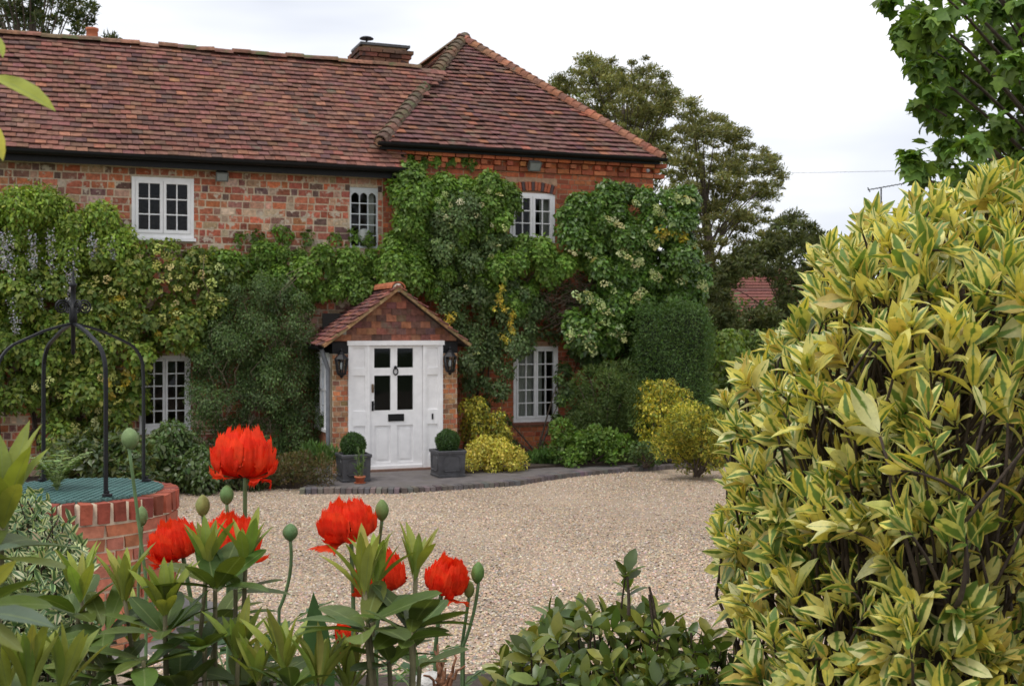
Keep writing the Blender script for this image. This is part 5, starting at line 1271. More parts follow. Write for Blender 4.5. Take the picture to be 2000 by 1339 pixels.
# ---- poppies
def petal(span, Rr_, Hh, flare, seed, nu=34, nv=7, droop=0.0):
    """one fringed petal: a ruffled fan, base at the origin, facing +x"""
    r_ = np.random.default_rng(seed); V = []; Fc = []; cl = []
    ph = r_.uniform(0, 6.28, 4)
    for j in range(nv):
        t_ = j / (nv - 1)
        for i in range(nu + 1):
            f = i / nu * 2 - 1
            a = f * span * (0.35 + .65 * math.sin(min(t_ * 2.0, 1.57))) / 2
            rad = Rr_ * (0.06 + .94 * math.sin(min(t_ * 2.25, 1.57))) * (1 + flare * t_ ** 2) * (1 + .07 * t_ * math.sin(f * 6 + ph[0]) + .035 * t_ * math.sin(f * 23 + ph[2]))
            z = Hh * (t_ ** 1.45) * (1 - .22 * f * f) - droop * t_ ** 1.4 * Hh
            z += Hh * .06 * t_ * math.sin(f * 8 + ph[1])
            V.append((rad * math.cos(a), rad * math.sin(a), z)); cl.append((.42, .05, .03) if t_ < .12 else (1, 1, 1))
    W = nu + 1
    for j in range(nv - 1):
        for i in range(nu): Fc.append((j * W + i, j * W + i + 1, (j + 1) * W + i + 1, (j + 1) * W + i))
    k0 = (nv - 1) * W
    top = [np.array(V[k0 + i]) for i in range(W)]; low = [np.array(V[k0 - W + i]) for i in range(W)]
    for i in range(nu):
        d = (top[i] - low[i]); d = d / (np.linalg.norm(d) + 1e-9) * Rr_ * r_.uniform(.06, .19)
        q = (top[i] + top[i + 1]) / 2 + d + r_.normal(size=3) * .025 * Rr_
        V.append(tuple(q)); cl.append((1, 1, 1)); Fc.append((k0 + i, k0 + i + 1, len(V) - 1))
    for e, (i0) in ((0, 0), (1, nu)):               # frayed side edges
        for j in range(2, nv - 1):
            p, q = np.array(V[j * W + i0]), np.array(V[(j + 1) * W + i0]); inn = np.array(V[j * W + (2 if e == 0 else nu - 2)])
            V.append(tuple((p + q) / 2 + (p - inn) * r_.uniform(.5, 1.1))); cl.append((1, 1, 1)); Fc.append((j * W + i0, (j + 1) * W + i0, len(V) - 1))
    return V, Fc, np.array(cl)
RED_P = [(0.88, 0.055, 0.013), (0.92, 0.075, 0.018), (0.84, 0.042, 0.011)]
def stem_pts(x0, y0, x1, y1, Z, Z1=None, n=9, bow=0):
    p, q = pw(x0, y0, Z), pw(x1, y1, Z1 or Z + .05); q2 = np.array([q[0], q[1], BEDZ])
    mid = (p + q) / 2 + np.array([bow, 0, 0])
    a = bez(p, mid, q, n)
    return list(a) + [q + (q2 - q) * .5, q2]
def poppy(x, y, wpx, hpx, Z, label, stem, petals, tilt=(0, 0), seed=0):
    c = pw(x, y + hpx * .40, Z)                         # bottom of the cup
    st = stem_pts(x + stem[0], y + hpx * .38, stem[1], stem[2], Z)
    t_ = thing('poppy', label, 'poppy', st[-1])
    sg = .0045
    link('stem', MB().tube(st, sg, 7).mesh(M_PSTEM, True), t_)
    Rr_ = wpx / F * Z / 2; Hh = hpx * .9 / F * Z
    Mt = Matrix.Translation(Vector(c)) @ Matrix.Rotation(tilt[0], 4, 'X') @ Matrix.Rotation(tilt[1], 4, 'Y')
    for k, (ang, span, fl, dr, hs) in enumerate(petals):
        V, Fc, cl = petal(span, Rr_ * (.99 if k % 2 else .92), Hh * hs, fl, seed * 31 + k, droop=dr)
        base_c = np.array(RED_P[k % 3])
        pe = link('petal', mesh(V, Fc, True, cl * base_c, None, M_PETAL), t_)
        pe.matrix_basis = Mt @ Matrix.Rotation(math.radians(ang), 4, 'Z')
    n = 70; a = rng.uniform(0, 6.28, n); rr = rng.uniform(.012, .028, n)
    P = np.stack([rr * np.cos(a), rr * np.sin(a), rng.uniform(.012, .03, n)], 1)
    s_ = link('stamens', joined([SMALL], np.zeros(n, int), P, frames(P + np.array([0, 0, .02]), rng.normal(size=(n, 3)), rng.uniform(.006, .012, n)), np.tile([(0.025, .012, .02)], (n, 1)), True, M_FLORET), t_, None, 'stuff')
    s_.matrix_basis = Mt
    ov = link('seed_head', MB().lathe([(0, 0), (.009, .004), (.012, .014), (.013, .022), (.006, .025), (0, .026)], 12).mesh(plain_mat('ovary', (.10, .12, .08), .6), True), t_); ov.matrix_basis = Mt
    return t_
D = math.radians
up6 = [(k * 90 + 45, D(110), -.42, 0, 1.0 + .05 * (k % 2)) for k in range(4)] + [(k * 72 + 18, D(95), -.14 + .03 * (k % 2), 0, .80 + .07 * (k % 2)) for k in range(5)] + [(185, D(95), .02, .30, .86), (355, D(95), .02, .33, .86), (232, D(85), -.02, .20, .82), (306, D(85), -.02, .22, .82)]
poppy(475, 893, 122, 100, 2.4, 'tallest red fringed poppy standing alone above the drive', (4, 478, 1120), up6 + [(205, D(85), .02, .80, .75), (328, D(66), -.06, 1.05, .65), (10, D(70), .02, .60, .8)], (D(-6), 0), 1)
poppy(352, 1058, 98, 80, 2.45, 'red poppy against the brick well, left of a pair', (6, 375, 1180), up6 + [(200, D(85), .15, .6, .8), (250, D(80), .2, .8, .7)], (D(4), D(-14)), 2)
poppy(446, 1056, 118, 90, 2.3, 'red poppy behind rhododendron leaves, right of a pair', (0, 446, 1180), up6 + [(340, D(85), .2, .7, .8), (300, D(80), .1, .5, .8)], (D(4), D(10)), 3)
poppy(684, 1022, 112, 82, 2.35, 'wide open red poppy over the gravel with a bud at its shoulder', (2, 690, 1150), up6 + [(215, D(70), .28, 1.0, .7), (250, D(80), .15, .6, .8)], (D(2), D(-6)), 4)
poppy(752, 1120, 98, 88, 2.4, 'red poppy half hidden behind the middle rhododendron leaves', (-4, 735, 1230), up6 + [(230, D(80), .2, .6, .8)], (D(4), D(-10)), 5)
poppy(868, 1128, 86, 74, 2.4, 'red poppy nearest the round bottom shrub, tilted to the right', (-6, 850, 1270), up6 + [(300, D(80), .25, .9, .9), (260, D(75), .15, .5, .9)], (D(10), D(12)), 6)
poppy(682, 1238, 52, 46, 2.7, 'fading red poppy low down behind the rhododendron stems', (0, 690, 1300), up6[:4] + [(250, D(80), .2, .9, .9)], (D(20), D(-20)), 7)
# ---- buds
def bud(x, y, wpx, hpx, Z, label, sx, sy, tint=(.16, .24, .09), bow=0.0, tilt=0.0):
    st = stem_pts(x + math.sin(tilt) * hpx * .3, y + hpx * .45, sx, sy, Z, None, 9, bow)
    t_ = thing('poppy_bud', label, 'poppy bud', st[-1], False, 'poppy buds on thin stems')
    link('stem', MB().tube(st, .0034, 6).mesh(M_PSTEM, True), t_)
    r = wpx / F * Z / 2; h = hpx / F * Z; V = []; Fc = []; nn, mm = 22, 11
    for j in range(mm):
        t2 = j / (mm - 1); rr = r * math.sin(math.pi * min(max(t2 * .96 + .02, 0), 1)) ** .62
        for i in range(nn):
            a = 2 * math.pi * i / nn; gro = 1 - (.10 * max(0, math.cos(a * 2 + .6)) ** 14) + .012 * math.sin(i * 2.7 + j)
            V.append((rr * gro * math.cos(a), rr * gro * math.sin(a), h * (t2 - .5)))
    for j in range(mm - 1):
        for i in range(nn): Fc.append((j * nn + i, j * nn + (i + 1) % nn, (j + 1) * nn + (i + 1) % nn, (j + 1) * nn + i))
    Fc += [tuple(range(nn - 1, -1, -1)), tuple(range((mm - 1) * nn, mm * nn))]
    b_ = link('bud', mesh(V, Fc, True, None, None, M_BUD), t_)
    b_.matrix_basis = Matrix.Translation(Vector(pw(x, y, Z))) @ Matrix.Rotation(tilt, 4, 'Y') @ Matrix.Rotation(rng.uniform(0, 3), 4, 'Z')
    b_.color = (*tint, 1)
    n = 60; d = nrm(rng.normal(size=(n, 3))); P = d * np.array([r, r, h * .5]) * .98
    hs = link('bristles', joined([leaf_t(.05, 0, 0, (0, .5, 1))], np.zeros(n, int), P, frames(d + .3 * rng.normal(size=(n, 3)), rng.normal(size=(n, 3)), np.full(n, .0045)), np.tile([(.35, .4, .25)], (n, 1)), True, M_FLORET), b_, None, 'stuff')
    for sx_ in (-1, 1):
        q = np.array([sx_ * r * .5, 0, -h * .45])
        link('sepal_leaf', mesh(*[np.asarray(leaf_t(.2, .3, .03, (0, .4, 1))[0]) * .013, leaf_t(.2, .3, .03, (0, .4, 1))[1]], True, (.16, .24, .1), None, M_LEAF), t_).matrix_basis = b_.matrix_basis @ Matrix.Translation(Vector(q)) @ Matrix.Rotation(-sx_ * 1.2, 4, 'Z') @ Matrix.Rotation(.4, 4, 'X')
M_BUD = leaf_mat('poppy_bud_skin', .55, .1, .3, (.85, 1.15), 90, None, None, .4)
bud(254, 856, 34, 42, 2.2, 'tall poppy bud on a long stem in front of the well', 285, 1130, (.19, .27, .11), 0, D(-8))
bud(277, 1008, 23, 40, 2.5, 'half hidden poppy bud against the well rim beside the tall stem', 270, 1150)
bud(396, 987, 28, 42, 2.4, 'yellowish plump poppy bud left of the tallest poppy stem', 402, 1110, (.26, .27, .08))
bud(443, 966, 27, 38, 2.35, 'green poppy bud tucked under the tallest poppy', 450, 1100, (.13, .22, .07))
bud(567, 1039, 30, 34, 2.3, 'squat poppy bud alone over the gravel', 545, 1190, (.12, .21, .08), .02)
bud(746, 996, 27, 42, 2.4, 'poppy bud touching the wide open poppy', 735, 1110, (.16, .23, .07))
bud(933, 1118, 26, 42, 2.4, 'green poppy bud on the curved stem beside the tilted poppy', 905, 1260, (.13, .23, .06), .01, D(6))
bud(916, 1150, 22, 34, 2.42, 'small olive poppy bud behind the curved stem', 902, 1260, (.24, .26, .07))
for i, (a, b_, c_, d_) in enumerate(((845, 1180, 848, 1300), (878, 1170, 862, 1300), (735, 1170, 728, 1300))):
    pass
# ---- poppy foliage
def poppy_leaves(x, y, Z, n, label):
    b0 = pw(x, y, Z); t_ = thing('poppy_foliage', label, 'plant', (b0[0], b0[1], BEDZ))
    for k in range(n):
        a = rng.uniform(0, 6.28); l_ = rng.uniform(.12, .24)
        s0 = np.array([b0[0] + rng.normal() * .05, b0[1] + rng.normal() * .05, b0[2] - .15]); tip = s0 + np.array([math.cos(a) * l_, math.sin(a) * l_, rng.uniform(.05, .2)])
        cv = bez(s0, (s0 + tip) / 2 + np.array([0, 0, .06]), tip, 9)
        P = np.repeat(cv[1:], 2, 0); m_ = len(P); sd = np.tile([1, -1], m_ // 2)[:, None]; tg = nrm(np.gradient(cv, axis=0))[1:].repeat(2, 0)
        lat = nrm(np.cross(tg, (0, 0, 1.0)))
        lf = link('leaf', joined([leaf_t(.22, .2, .04, (0, .4, 1))], np.zeros(m_, int), P, frames(lat * sd + tg * .7, np.array([0, 0, 1.0]) + .3 * rng.normal(size=(m_, 3)), np.repeat(.055 * np.sin(np.linspace(.6, 2.9, 8)), 2)), pal([(.09, .17, .06), (.07, .14, .055)], m_), True, M_LEAF), t_)
        link('leaf_stalk', MB().tube(np.vstack([[(b0[0], b0[1], BEDZ)], cv]), .002, 4).mesh(M_GSTEM), lf)
poppy_leaves(470, 1215, 2.6, 9, 'grey green divided poppy leaves behind the left rhododendron')
poppy_leaves(660, 1270, 2.7, 9, 'divided poppy leaves among the middle rhododendron stems')
poppy_leaves(900, 1280, 2.6, 8, 'divided poppy leaves at the foot of the curved bud stem')

# ---- rhododendrons
RL_Y = [leaf_t(.105, .05 + .1 * k, .05, (0, .12, .3, .5, .7, .88, 1), peak=.5) for k in range(3)]
RL_O = [leaf_t(.19, .08 + .10 * k, .035, (0, .08, .22, .42, .62, .80, .93, 1), peak=.56, blunt=.55) for k in range(3)]
YOUNG = [(0.26, 0.30, 0.055), (0.30, 0.34, 0.07), (0.215, 0.26, 0.048)]
OLDL = [(0.08, 0.125, 0.024), (0.065, 0.105, 0.022), (0.105, 0.15, 0.028)]
M_RSTEM = plain_mat('rhododendron_stem', (.13, .115, .055), .8, 0, .3, 40)
def rhodo(name, label, root_xy, whorls, Z0):
    b0 = pw(root_xy[0], root_xy[1], Z0)
    t_ = thing(name, label, 'rhododendron', (b0[0], b0[1], BEDZ))
    P, R, c, idx = [], [], [], []
    for (x, y, Z, kind, n, lpx, lean) in whorls:
        if kind == 'y': n += 3; lpx *= 1.12
        w0 = pw(x, y, Z); L_ = lpx / F * Z
        ax = nrm(np.array([math.sin(lean), rng.normal() * .15, math.cos(lean)]))
        mid = (w0 + np.array([b0[0], b0[1], BEDZ])) / 2 + np.array([(w0[0] - b0[0]) * .12 + rng.normal() * .05, rng.normal() * .04, -.05])
        pts = bez((b0[0] + rng.normal() * .02, b0[1] + rng.normal() * .02, BEDZ), mid, w0, 8)
        link('stem', MB().tube(pts, np.linspace(.007, .0036, 8), 6).mesh(M_RSTEM, True), t_)
        t1_ = nrm(np.cross(ax, (0.2, 1, 0.1))); t2_ = np.cross(ax, t1_); ph = rng.uniform(0, 6.28)
        for k in range(n):
            a = ph + k * 2.399; rad = t1_ * math.cos(a) + t2_ * math.sin(a)
            el = (rng.uniform(.08, .58) if kind == 'y' else rng.uniform(.75, 1.5))
            fw_ = ax * math.cos(el) + rad * math.sin(el)
            nor = ax * math.sin(el) - rad * math.cos(el) + .15 * rng.normal(size=3)
            l_ = L_ * rng.uniform(.75, 1.1)
            P.append(w0 + ax * rng.uniform(-.012, .006) + rad * .004); R.append(frames(fw_, nor, np.array(l_ * rng.uniform(.85, 1.15)), np.array(l_), np.array(l_)))
            c.append(pal(YOUNG if kind == 'y' else OLDL, 1, .10)[0]); idx.append(rng.integers(0, 3) + (0 if kind == 'y' else 3))
        if kind == 'y':
            n2 = 5
            for k in range(n2):                       # shrivelled bud scales
                pass
    pieces(t_, 'leaf', M_RHODO, RL_Y + RL_O, np.array(idx), np.array(P), np.array(R), np.array(c), limit=300, smooth=True)
    return t_
rhodo('rhododendron', 'rhododendron with upright pale shoots below the pair of poppies', (400, 1339), [
    (158, 1165, 1.9, 'y', 8, 95, -.1), (243, 1165, 1.85, 'y', 8, 95, .05), (322, 1195, 1.8, 'y', 9, 100, .05), (404, 1105, 1.9, 'y', 8, 90, 0), (480, 1095, 1.9, 'y', 7, 90, .1),
    (420, 1150, 1.85, 'o', 8, 140, .05), (322, 1225, 1.8, 'o', 9, 130, -.1), (465, 1285, 1.8, 'y', 8, 100, .1), (205, 1230, 1.85, 'o', 8, 130, -.2), (400, 1260, 1.8, 'o', 9, 120, .1), (280, 1290, 1.75, 'o', 9, 120, 0), (150, 1200, 1.9, 'o', 8, 120, -.2), (460, 1150, 1.9, 'o', 5, 120, .5), (120, 1285, 1.85, 'o', 9, 120, -.1), (220, 1320, 1.8, 'o', 9, 120, .1), (350, 1340, 1.8, 'o', 9, 120, 0), (480, 1340, 1.85, 'o', 9, 110, .1), (260, 1250, 1.95, 'y', 7, 80, .1), (530, 1330, 1.9, 'o', 8, 100, .2), (170, 1345, 1.75, 'o', 9, 110, 0), (420, 1220, 2.0, 'o', 8, 110, .1)], 1.95)
rhodo('rhododendron', 'rhododendron with broad dark leaves in front of the middle poppies', (760, 1400), [
    (712, 1155, 1.75, 'y', 9, 120, -.05), (735, 1140, 1.8, 'y', 5, 100, .1), (812, 1120, 1.8, 'y', 6, 90, .12), (760, 1290, 1.75, 'o', 8, 110, 0), (690, 1310, 1.8, 'y', 6, 75, -.1), (820, 1300, 1.85, 'o', 6, 90, .2), (714, 1222, 1.7, 'o', 9, 165, -.08), (808, 1222, 1.72, 'o', 8, 140, .1), (802, 1235, 1.66, 'o', 5, 120, .4)], 1.75)
rhodo('rhododendron', 'rhododendron shoots in the bottom left corner', (60, 1500), [
    (55, 1345, 1.5, 'y', 10, 130, .05), (120, 1340, 1.55, 'y', 7, 110, .25), (10, 1330, 1.5, 'y', 8, 110, -.2), (70, 1385, 1.5, 'o', 9, 130, 0)], 1.5)
rhodo('rhododendron', 'tall rhododendron shoot at the left edge beside the well', (-60, 1400), [
    (5, 1020, 1.45, 'y', 9, 165, .12), (-20, 1075, 1.4, 'o', 8, 170, .3), (-30, 990, 1.5, 'y', 6, 120, .2), (-30, 1180, 1.3, 'o', 7, 170, .35)], 1.45)
rhodo('rhododendron', 'low rhododendron shoots left of the dead brown stalks', (590, 1420), [
    (555, 1300, 1.75, 'y', 9, 105, -.1), (625, 1330, 1.7, 'y', 9, 100, .1), (505, 1330, 1.75, 'y', 8, 95, -.15), (680, 1345, 1.75, 'y', 7, 85, .1), (570, 1340, 1.7, 'o', 8, 110, 0)], 1.75)
# sword-like iris blade behind the middle stems
ir = thing('iris_blade', 'single upright sword leaf behind the middle rhododendron', 'plant', (pw(617, 1300, 2.2)[0], 2.2, BEDZ))
p0, p1 = pw(622, 1300, 2.2), pw(612, 1155, 2.2)
link('blade', mesh([p0 + np.array([-.03, 0, 0]), p0 + np.array([0, -.006, 0]), p0 + np.array([.03, .004, 0]), (p0 + p1) / 2 + np.array([-.024, 0, 0]), (p0 + p1) / 2 + np.array([0, -.006, 0]), (p0 + p1) / 2 + np.array([.022, .004, 0]), p1, np.array([p0[0] - .015, 2.2, BEDZ]), np.array([p0[0] + .015, 2.2, BEDZ])],
     [(0, 1, 4, 3), (1, 2, 5, 4), (3, 4, 6), (4, 5, 6), (7, 8, 2, 1, 0)], True, (.05, .11, .035), None, M_LEAF), ir)

# ---- variegated shrub filling the right side
SH = thing('variegated_shrub', 'large yellow and green variegated shrub filling the right side', 'shrub', (pw(1850, 1339, 2.1)[0], 2.15, BEDZ))
poly = [(2100, 340), (1985, 345), (1900, 360), (1810, 395), (1740, 430), (1690, 455), (1625, 490), (1590, 545), (1575, 620), (1530, 680), (1455, 725), (1430, 790), (1415, 870), (1425, 960), (1410, 1040), (1420, 1100), (1420, 1160), (1455, 1245), (1500, 1339), (1560, 1420), (2100, 1420)]
tips = fill(poly, 30, 11000)
VT = [leaf_t(.15 + .02 * (k % 4), (.02, .12, .24, .36, -.08, .5, .18, .3)[k], (.05, .09, .03, .07)[k % 4], (0, .15, .38, .62, .84, 1), (-1, -.5, 0, .5, 1), peak=(.52, .46, .56, .5)[k % 4], wave=.012 + .006 * (k % 3)) for k in range(8)]
P, R, c, idx, sb = [], [], [], [], MB()
bx0 = np.array([pw(1850, 1339, 2.1)[0], 2.25, BEDZ])
def edge_dist(px, py):
    best = 1e9
    for i in range(len(poly) - 5):
        a, b_ = np.array(poly[i]), np.array(poly[i + 1]); ab = b_ - a
        t_ = np.clip(np.dot(np.array([px, py]) - a, ab) / np.dot(ab, ab), 0, 1); best = min(best, np.linalg.norm(np.array([px, py]) - a - ab * t_))
    return best
cen2 = np.array([1900, 1000])
nleafy = 0
for (px, py) in tips:
    ed = edge_dist(px, py)
    depths = [2.45 - .55 * min(ed / 330, 1) ** .6 + rng.normal() * .05]
    low = py > 600 and ed > 110
    if rng.random() < .8: depths.append(depths[0] + rng.uniform(.15, .4))
    if rng.random() < .8: depths.append(depths[0] + rng.uniform(.45, .75))
    if ed < 200 and py < 700: depths += [depths[0] + rng.uniform(.75, 1.0)]
    for di, Z in enumerate(depths):
        if low and rng.random() < (.42, .25, 0, 0)[di]: continue
        tip = pw(px + rng.normal() * 8, py + rng.normal() * 8, Z)
        od = np.array([px, py]) - cen2; od = od / (np.linalg.norm(od) + 1)
        ax = nrm(np.array([od[0] * .7, -.28, .85 - .30 * max(od[1], 0)]) + .34 * rng.normal(size=3))
        root = tip - ax * rng.uniform(.10, .2) + np.array([0, .1, -.06])
        # shoot
        sp = bez(root, tip - ax * .06, tip, 5)
        st0 = root + np.array([(bx0[0] - root[0]) * rng.uniform(.1, .35), rng.uniform(0, .12), -rng.uniform(.08, .2)]) + rng.normal(size=3) * .03
        sb.tube(np.vstack([bez(st0, (st0 + root) / 2 + rng.normal(size=3) * .025, root, 5)[:-1], sp]) , np.concatenate([np.linspace(.0055, .0038, 4), np.linspace(.0036, .002, 5)]), 5, False)
        n_l = int(rng.integers(5, 11)); wsz = rng.uniform(.68, 1.15); t1_ = nrm(np.cross(ax, (0.3, 1, 0.2))); t2_ = np.cross(ax, t1_); ph = rng.uniform(0, 6.28)
        shade = 1.0
        for k in range(n_l):
            a = ph + k * 2.4; rad = t1_ * math.cos(a) + t2_ * math.sin(a); f = k / n_l
            el = .18 + .75 * f + rng.normal() * .12
            fw_ = ax * math.cos(el) + rad * math.sin(el) + np.array([0, 0, .1])
            nor = ax * math.sin(el) - rad * math.cos(el) + .2 * rng.normal(size=3)
            l_ = wsz * rng.uniform(.050, .084) * (.75 + .35 * f)
            P.append(tip - ax * (.035 * f)); R.append(frames(fw_, nor, np.array(l_ * rng.uniform(.9, 1.25)), np.array(l_), np.array(l_))); idx.append(rng.integers(0, 8))
            yl = rng.random()
            c.append(np.array([(0.74, 0.68, 0.19), (0.80, 0.75, 0.28), (0.68, 0.61, 0.13), (0.72, 0.71, 0.36), (0.74, 0.66, 0.16), (0.55, 0.56, 0.16), (0.56, 0.44, 0.12)][rng.integers(0, 7)]) * (1 + .1 * rng.normal()))
fol = link('foliage', None, SH) if False else None
pieces(SH, 'leaf', M_VARI, VT, np.array(idx), np.array(P), np.array(R), np.array(c), seen_weight(np.array(P), False), 300, True, rest='other_leaves')
link('twigs', sb.mesh(M_TWIG, True), SH)
# main branches
for i, (pts, r) in enumerate(([[(1800, 1500), (1760, 1250), (1650, 1020), (1580, 780)], .016], [[(1830, 1500), (1840, 1200), (1830, 900), (1800, 560)], .018], [[(1870, 1500), (1930, 1200), (1960, 900), (1960, 520)], .018], [[(1790, 1500), (1700, 1320), (1600, 1200), (1500, 1080)], .014],
        [[(1850, 1500), (1880, 1150), (1740, 1110), (1600, 1090)], .010], [[(1840, 1400), (1780, 1120), (1700, 900), (1690, 650)], .013], [[(1900, 1450), (1900, 1100), (1880, 800), (1890, 480)], .014], [[(1780, 1420), (1640, 1240), (1560, 1140), (1480, 960)], .010], [[(1960, 1450), (1990, 1150), (2030, 900), (2050, 600)], .015])):
    q = [pw(a, b_, 2.25 + .06 * (i % 3)) for a, b_ in pts]; q = [np.array([q[0][0] * .5 + bx0[0] * .5, 2.25, BEDZ])] + q
    tt = np.linspace(0, 1, 16); qa = np.array(q); ss = np.linspace(0, 1, len(q)); sm = np.stack([np.interp(tt, ss, qa[:, k]) for k in range(3)], 1)
    sm[1:-1] = (sm[:-2] + 2 * sm[1:-1] + sm[2:]) / 4; sm[1:-1] += rng.normal(size=(14, 3)) * .006
    link('branch', MB().tube(sm, np.linspace(r, r * .4, 16), 7).mesh(M_TWIG, True), SH)

# ---- round shrub at bottom centre
SK = thing('skimmia', 'low glossy green shrub at the bottom between the poppies and variegated shrub', 'shrub', (pw(1200, 1339, 2.5)[0], 2.5, BEDZ))
P, R, c, idx, sb = [], [], [], [], MB()
poly = [(960, 1345), (985, 1290), (1040, 1240), (1075, 1205), (1130, 1190), (1180, 1200), (1260, 1195), (1320, 1215), (1350, 1255), (1400, 1260), (1440, 1300), (1460, 1345), (1460, 1420), (960, 1420)]
tips = fill(poly, 20, 7000) + [(1222, 1118), (1226, 1150), (1270, 1205), (1385, 1245)]
b0 = np.array([pw(1200, 1339, 2.5)[0], 2.55, BEDZ])
for (px, py) in tips:
    Z = 2.55 - .3 * min(max((py - 1190) / 150, 0), 1) + rng.normal() * .07; tip = pw(px, py, Z)
    ax = nrm(np.array([(px - 1200) / 700, -.25, .9]) + .25 * rng.normal(size=3))
    sb.tube(bez((b0 + tip) / 2 + np.array([(tip[0] - b0[0]) * .3, 0, -.02]), tip - ax * .1, tip, 5), np.linspace(.004, .0018, 5), 5, False)
    n_l = int(rng.integers(5, 8)); t1_ = nrm(np.cross(ax, (.3, 1, .2))); t2_ = np.cross(ax, t1_); ph = rng.uniform(0, 6.28)
    for k in range(n_l):
        a = ph + k * 2.4; rad = t1_ * math.cos(a) + t2_ * math.sin(a); el = .45 + .8 * k / n_l + rng.normal() * .12
        l_ = rng.uniform(.036, .058); fw_ = ax * math.cos(el) + rad * math.sin(el); nor = ax * math.sin(el) - rad * math.cos(el) + .2 * rng.normal(size=3)
        P.append(tip - ax * .02 * k / n_l); R.append(frames(fw_, nor, np.array(l_), np.array(l_), np.array(l_))); idx.append(rng.integers(0, 2))
        c.append(pal([(0.10, 0.15, 0.032), (0.08, 0.125, 0.028), (0.14, 0.18, 0.04), (0.24, 0.25, 0.052)], 1, .18)[0])
ST_ = [leaf_t(.26, .15, .06, (0, .2, .5, .8, 1), peak=.5), leaf_t(.22, .25, .05, (0, .2, .5, .8, 1), peak=.55)]
pieces(SK, 'leaf', M_GLOSSLEAF, ST_, np.array(idx), np.array(P), np.array(R), np.array(c), limit=300, smooth=True, rest='other_leaves')
link('twigs', sb.mesh(M_TWIG, True), SK)
for (x0, y0, x1, y1) in ((1280, 1210, 1268, 1145), (1228, 1200, 1225, 1125), (1285, 1330, 1268, 1160), (1348, 1340, 1350, 1235), (1375, 1300, 1372, 1240)):
    link('bare_twig', MB().tube([pw(x0, y0, 2.4), pw((x0 + x1) / 2 + 2, (y0 + y1) / 2, 2.4), pw(x1, y1, 2.4)], [.004, .003, .0025], 6).mesh(M_TWIG), SK)
# ---- small-leaved variegated shrub at the left
VS = thing('small_variegated_shrub', 'fine leaved cream edged shrub in front of the well, lower left', 'shrub', (pw(40, 1339, 3.3)[0], 3.4, BEDZ))
poly = [(-80, 952), (40, 960), (100, 980), (148, 1025), (172, 1080), (180, 1160), (200, 1300), (200, 1420), (-80, 1420)]
P, R, c, idx, sb = [], [], [], [], MB()
b0 = np.array([pw(40, 1339, 3.3)[0], 3.5, BEDZ])
for (px, py) in fill(poly, 12, 9000):
    Z = 3.45 - .35 * min(max((py - 960) / 200, 0), 1) + rng.normal() * .08; tip = pw(px, py, Z)
    ax = nrm(np.array([(px - 20) / 250, -.5, .8]) + .35 * rng.normal(size=3))
    sb.tube(bez((b0 + tip) / 2, tip - ax * .12, tip, 4), np.linspace(.004, .0015, 4), 4, False)
    t1_ = nrm(np.cross(ax, (.3, 1, .2))); t2_ = np.cross(ax, t1_)
    for k in range(9):
        a = k * 2.4; rad = t1_ * math.cos(a) + t2_ * math.sin(a); el = .6 + .5 * rng.random()
        l_ = rng.uniform(.026, .042); P.append(tip - ax * .011 * k); R.append(frames(ax * math.cos(el) + rad * math.sin(el), ax * math.sin(el) - rad * math.cos(el) + .2 * rng.normal(size=3), np.array(l_), np.array(l_), np.array(l_))); idx.append(0)
        c.append(pal([(0.56, 0.57, 0.34), (0.46, 0.49, 0.25), (.34, .40, .17)], 1, .15)[0])
pieces(VS, 'leaf', M_VARI2, [leaf_t(.24, .15, .05, (0, .3, .65, 1), (-1, -.5, 0, .5, 1))], np.array(idx), np.array(P), np.array(R), np.array(c), limit=300, smooth=True, rest='other_leaves')
link('twigs', sb.mesh(M_TWIG, True), VS)
# ---- leaves close to the lens at the left edge
NB = thing('overhanging_branch', 'blurred yellow green leaves on a twig entering at the top left edge', 'branch', pw(-120, 200, .95))
br = [pw(-160, 330, 1.0), pw(-60, 250, .97), pw(-20, 150, .95), pw(-25, 40, .95)]
link('twig', MB().tube(br, [.004, .0035, .003, .002], 6).mesh(M_GSTEM, True), NB)
LF = leaf_t(.16, .18, .05, (0, .15, .35, .6, .82, 1))
for (x0, y0, x1, y1, Z, colr, nz_) in ((-20, 148, 108, 190, .95, (.30, .33, .04), (.2, -.5, .8)), (-22, 60, 14, 100, .95, (.34, .38, .05), (.9, -.5, .2)), (-30, 230, 12, 300, .96, (.46, .42, .06), (.8, -.7, .2))):
    a, b_ = pw(x0, y0, Z), pw(x1, y1, Z - .02); l_ = np.linalg.norm(b_ - a)
    o = link('leaf', mesh(LF[0], LF[1], True, colr, LF[2], M_RHODO), NB)
    Rm = frames((b_ - a), np.array(nz_), np.array(l_), np.array(l_), np.array(l_)); Mm = Matrix.Identity(4)
    for i in range(3):
        for j in range(3): Mm[i][j] = Rm[i, j]
        Mm[i][3] = a[i]
    o.matrix_basis = Mm
NB = thing('near_leaf_spray', 'blurred grey green leaves close to the lens at the lower left edge', 'branch', pw(-150, 1250, 1.0))
link('twig', MB().tube([pw(-160, 1320, 1.0), pw(-60, 1230, 1.0), pw(-20, 1190, 1.0)], [.005, .004, .003], 6).mesh(M_GSTEM, True), NB)
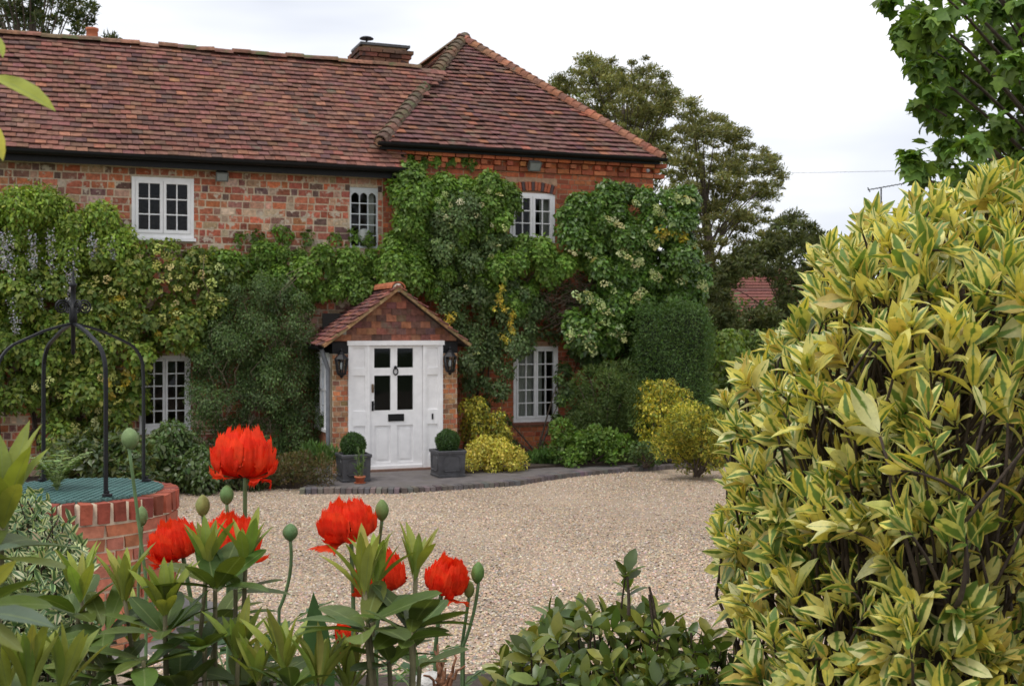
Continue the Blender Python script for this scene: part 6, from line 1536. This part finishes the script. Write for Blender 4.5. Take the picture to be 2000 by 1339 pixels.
for (x0, y0, x1, y1, Z, colr, nz_) in ((-30, 1195, 100, 1200, 1.0, (.10, .14, .09), (0, -.35, .9)), (-40, 1150, 22, 1105, 1.0, (.36, .36, .06), (.7, -.6, .4)), (-30, 1215, 40, 1262, 1.0, (.16, .18, .04), (.1, -.7, .7)), (-40, 1090, 30, 1050, 1.05, (.07, .11, .05), (.2, -.4, .9))):
    a, b_ = pw(x0, y0, Z), pw(x1, y1, Z - .02); l_ = np.linalg.norm(b_ - a)
    o = link('leaf', mesh(LF[0], LF[1], True, colr, LF[2], M_RHODO), NB)
    Rm = frames((b_ - a), np.array(nz_), np.array(l_), np.array(l_), np.array(l_)); Mm = Matrix.Identity(4)
    for i in range(3):
        for j in range(3): Mm[i][j] = Rm[i, j]
        Mm[i][3] = a[i]
    o.matrix_basis = Mm
# ---- dead stalks and the pale stone at the bottom
DS = thing('dead_stalks', 'brown dead stalks beside the pale stone at the bottom', 'dead plant', (pw(865, 1339, 2.0)[0], 2.0, BEDZ))
b0 = pw(868, 1350, 2.0)
link('stump', MB().tube([np.array([b0[0], b0[1], BEDZ - .02]), b0], [.02, .012], 7).mesh(M_TWIG), DS)
for (x1, y1) in ((846, 1272), (853, 1262), (862, 1290), (882, 1272), (893, 1280), (830, 1310), (872, 1305), (905, 1300)):
    e = pw(x1, y1, 2.0 + rng.normal() * .03)
    link('stalk', MB().tube(bez(b0, (b0 + e) / 2 + rng.normal(size=3) * .02, e, 7) + rng.normal(size=(7, 3)) * .0025, np.linspace(.004, .0018, 7), 5).mesh(plain_mat('dead_stalk', (.20, .085, .04), .8, 0, .3, 60)), DS)
for (x1, y1) in ((640, 1250), (610, 1310), (500, 1290), (690, 1300), (450, 1320), (960, 1290), (930, 1300)):
    pass
st = pw(838, 1335, 2.2)
V = []; Fc = []; nn = 12; mm = 7
for j in range(mm):
    for i in range(nn):
        a = 2 * math.pi * i / nn; b_ = math.pi * (j + .3) / (mm - .4); k = 1 + .22 * rng.normal() * .5
        V.append((.036 * k * math.sin(b_) * math.cos(a), .03 * k * math.sin(b_) * math.sin(a), .022 * k * math.cos(b_)))
for j in range(mm - 1):
    for i in range(nn): Fc.append((j * nn + i, j * nn + (i + 1) % nn, (j + 1) * nn + (i + 1) % nn, (j + 1) * nn + i))
Fc += [tuple(range(nn)), tuple(range(mm * nn - 1, (mm - 1) * nn - 1, -1))]
PS = thing('stone_post', 'pale rough stone poking up beside the dead stalks at the bottom', 'stone', (st[0], st[1], BEDZ))
link('stone', mesh([np.array(v) + st for v in V], Fc, False, None, None, plain_mat('white_stone', (.55, .53, .50), .9, 0, .3, 40, .8)), PS)
link('support', MB().tube([np.array([st[0], st[1], BEDZ - .02]), st], [.03, .024], 8).mesh(plain_mat('grey_stone', (.3, .28, .26), .95, 0, .3, 40, .8)), PS)
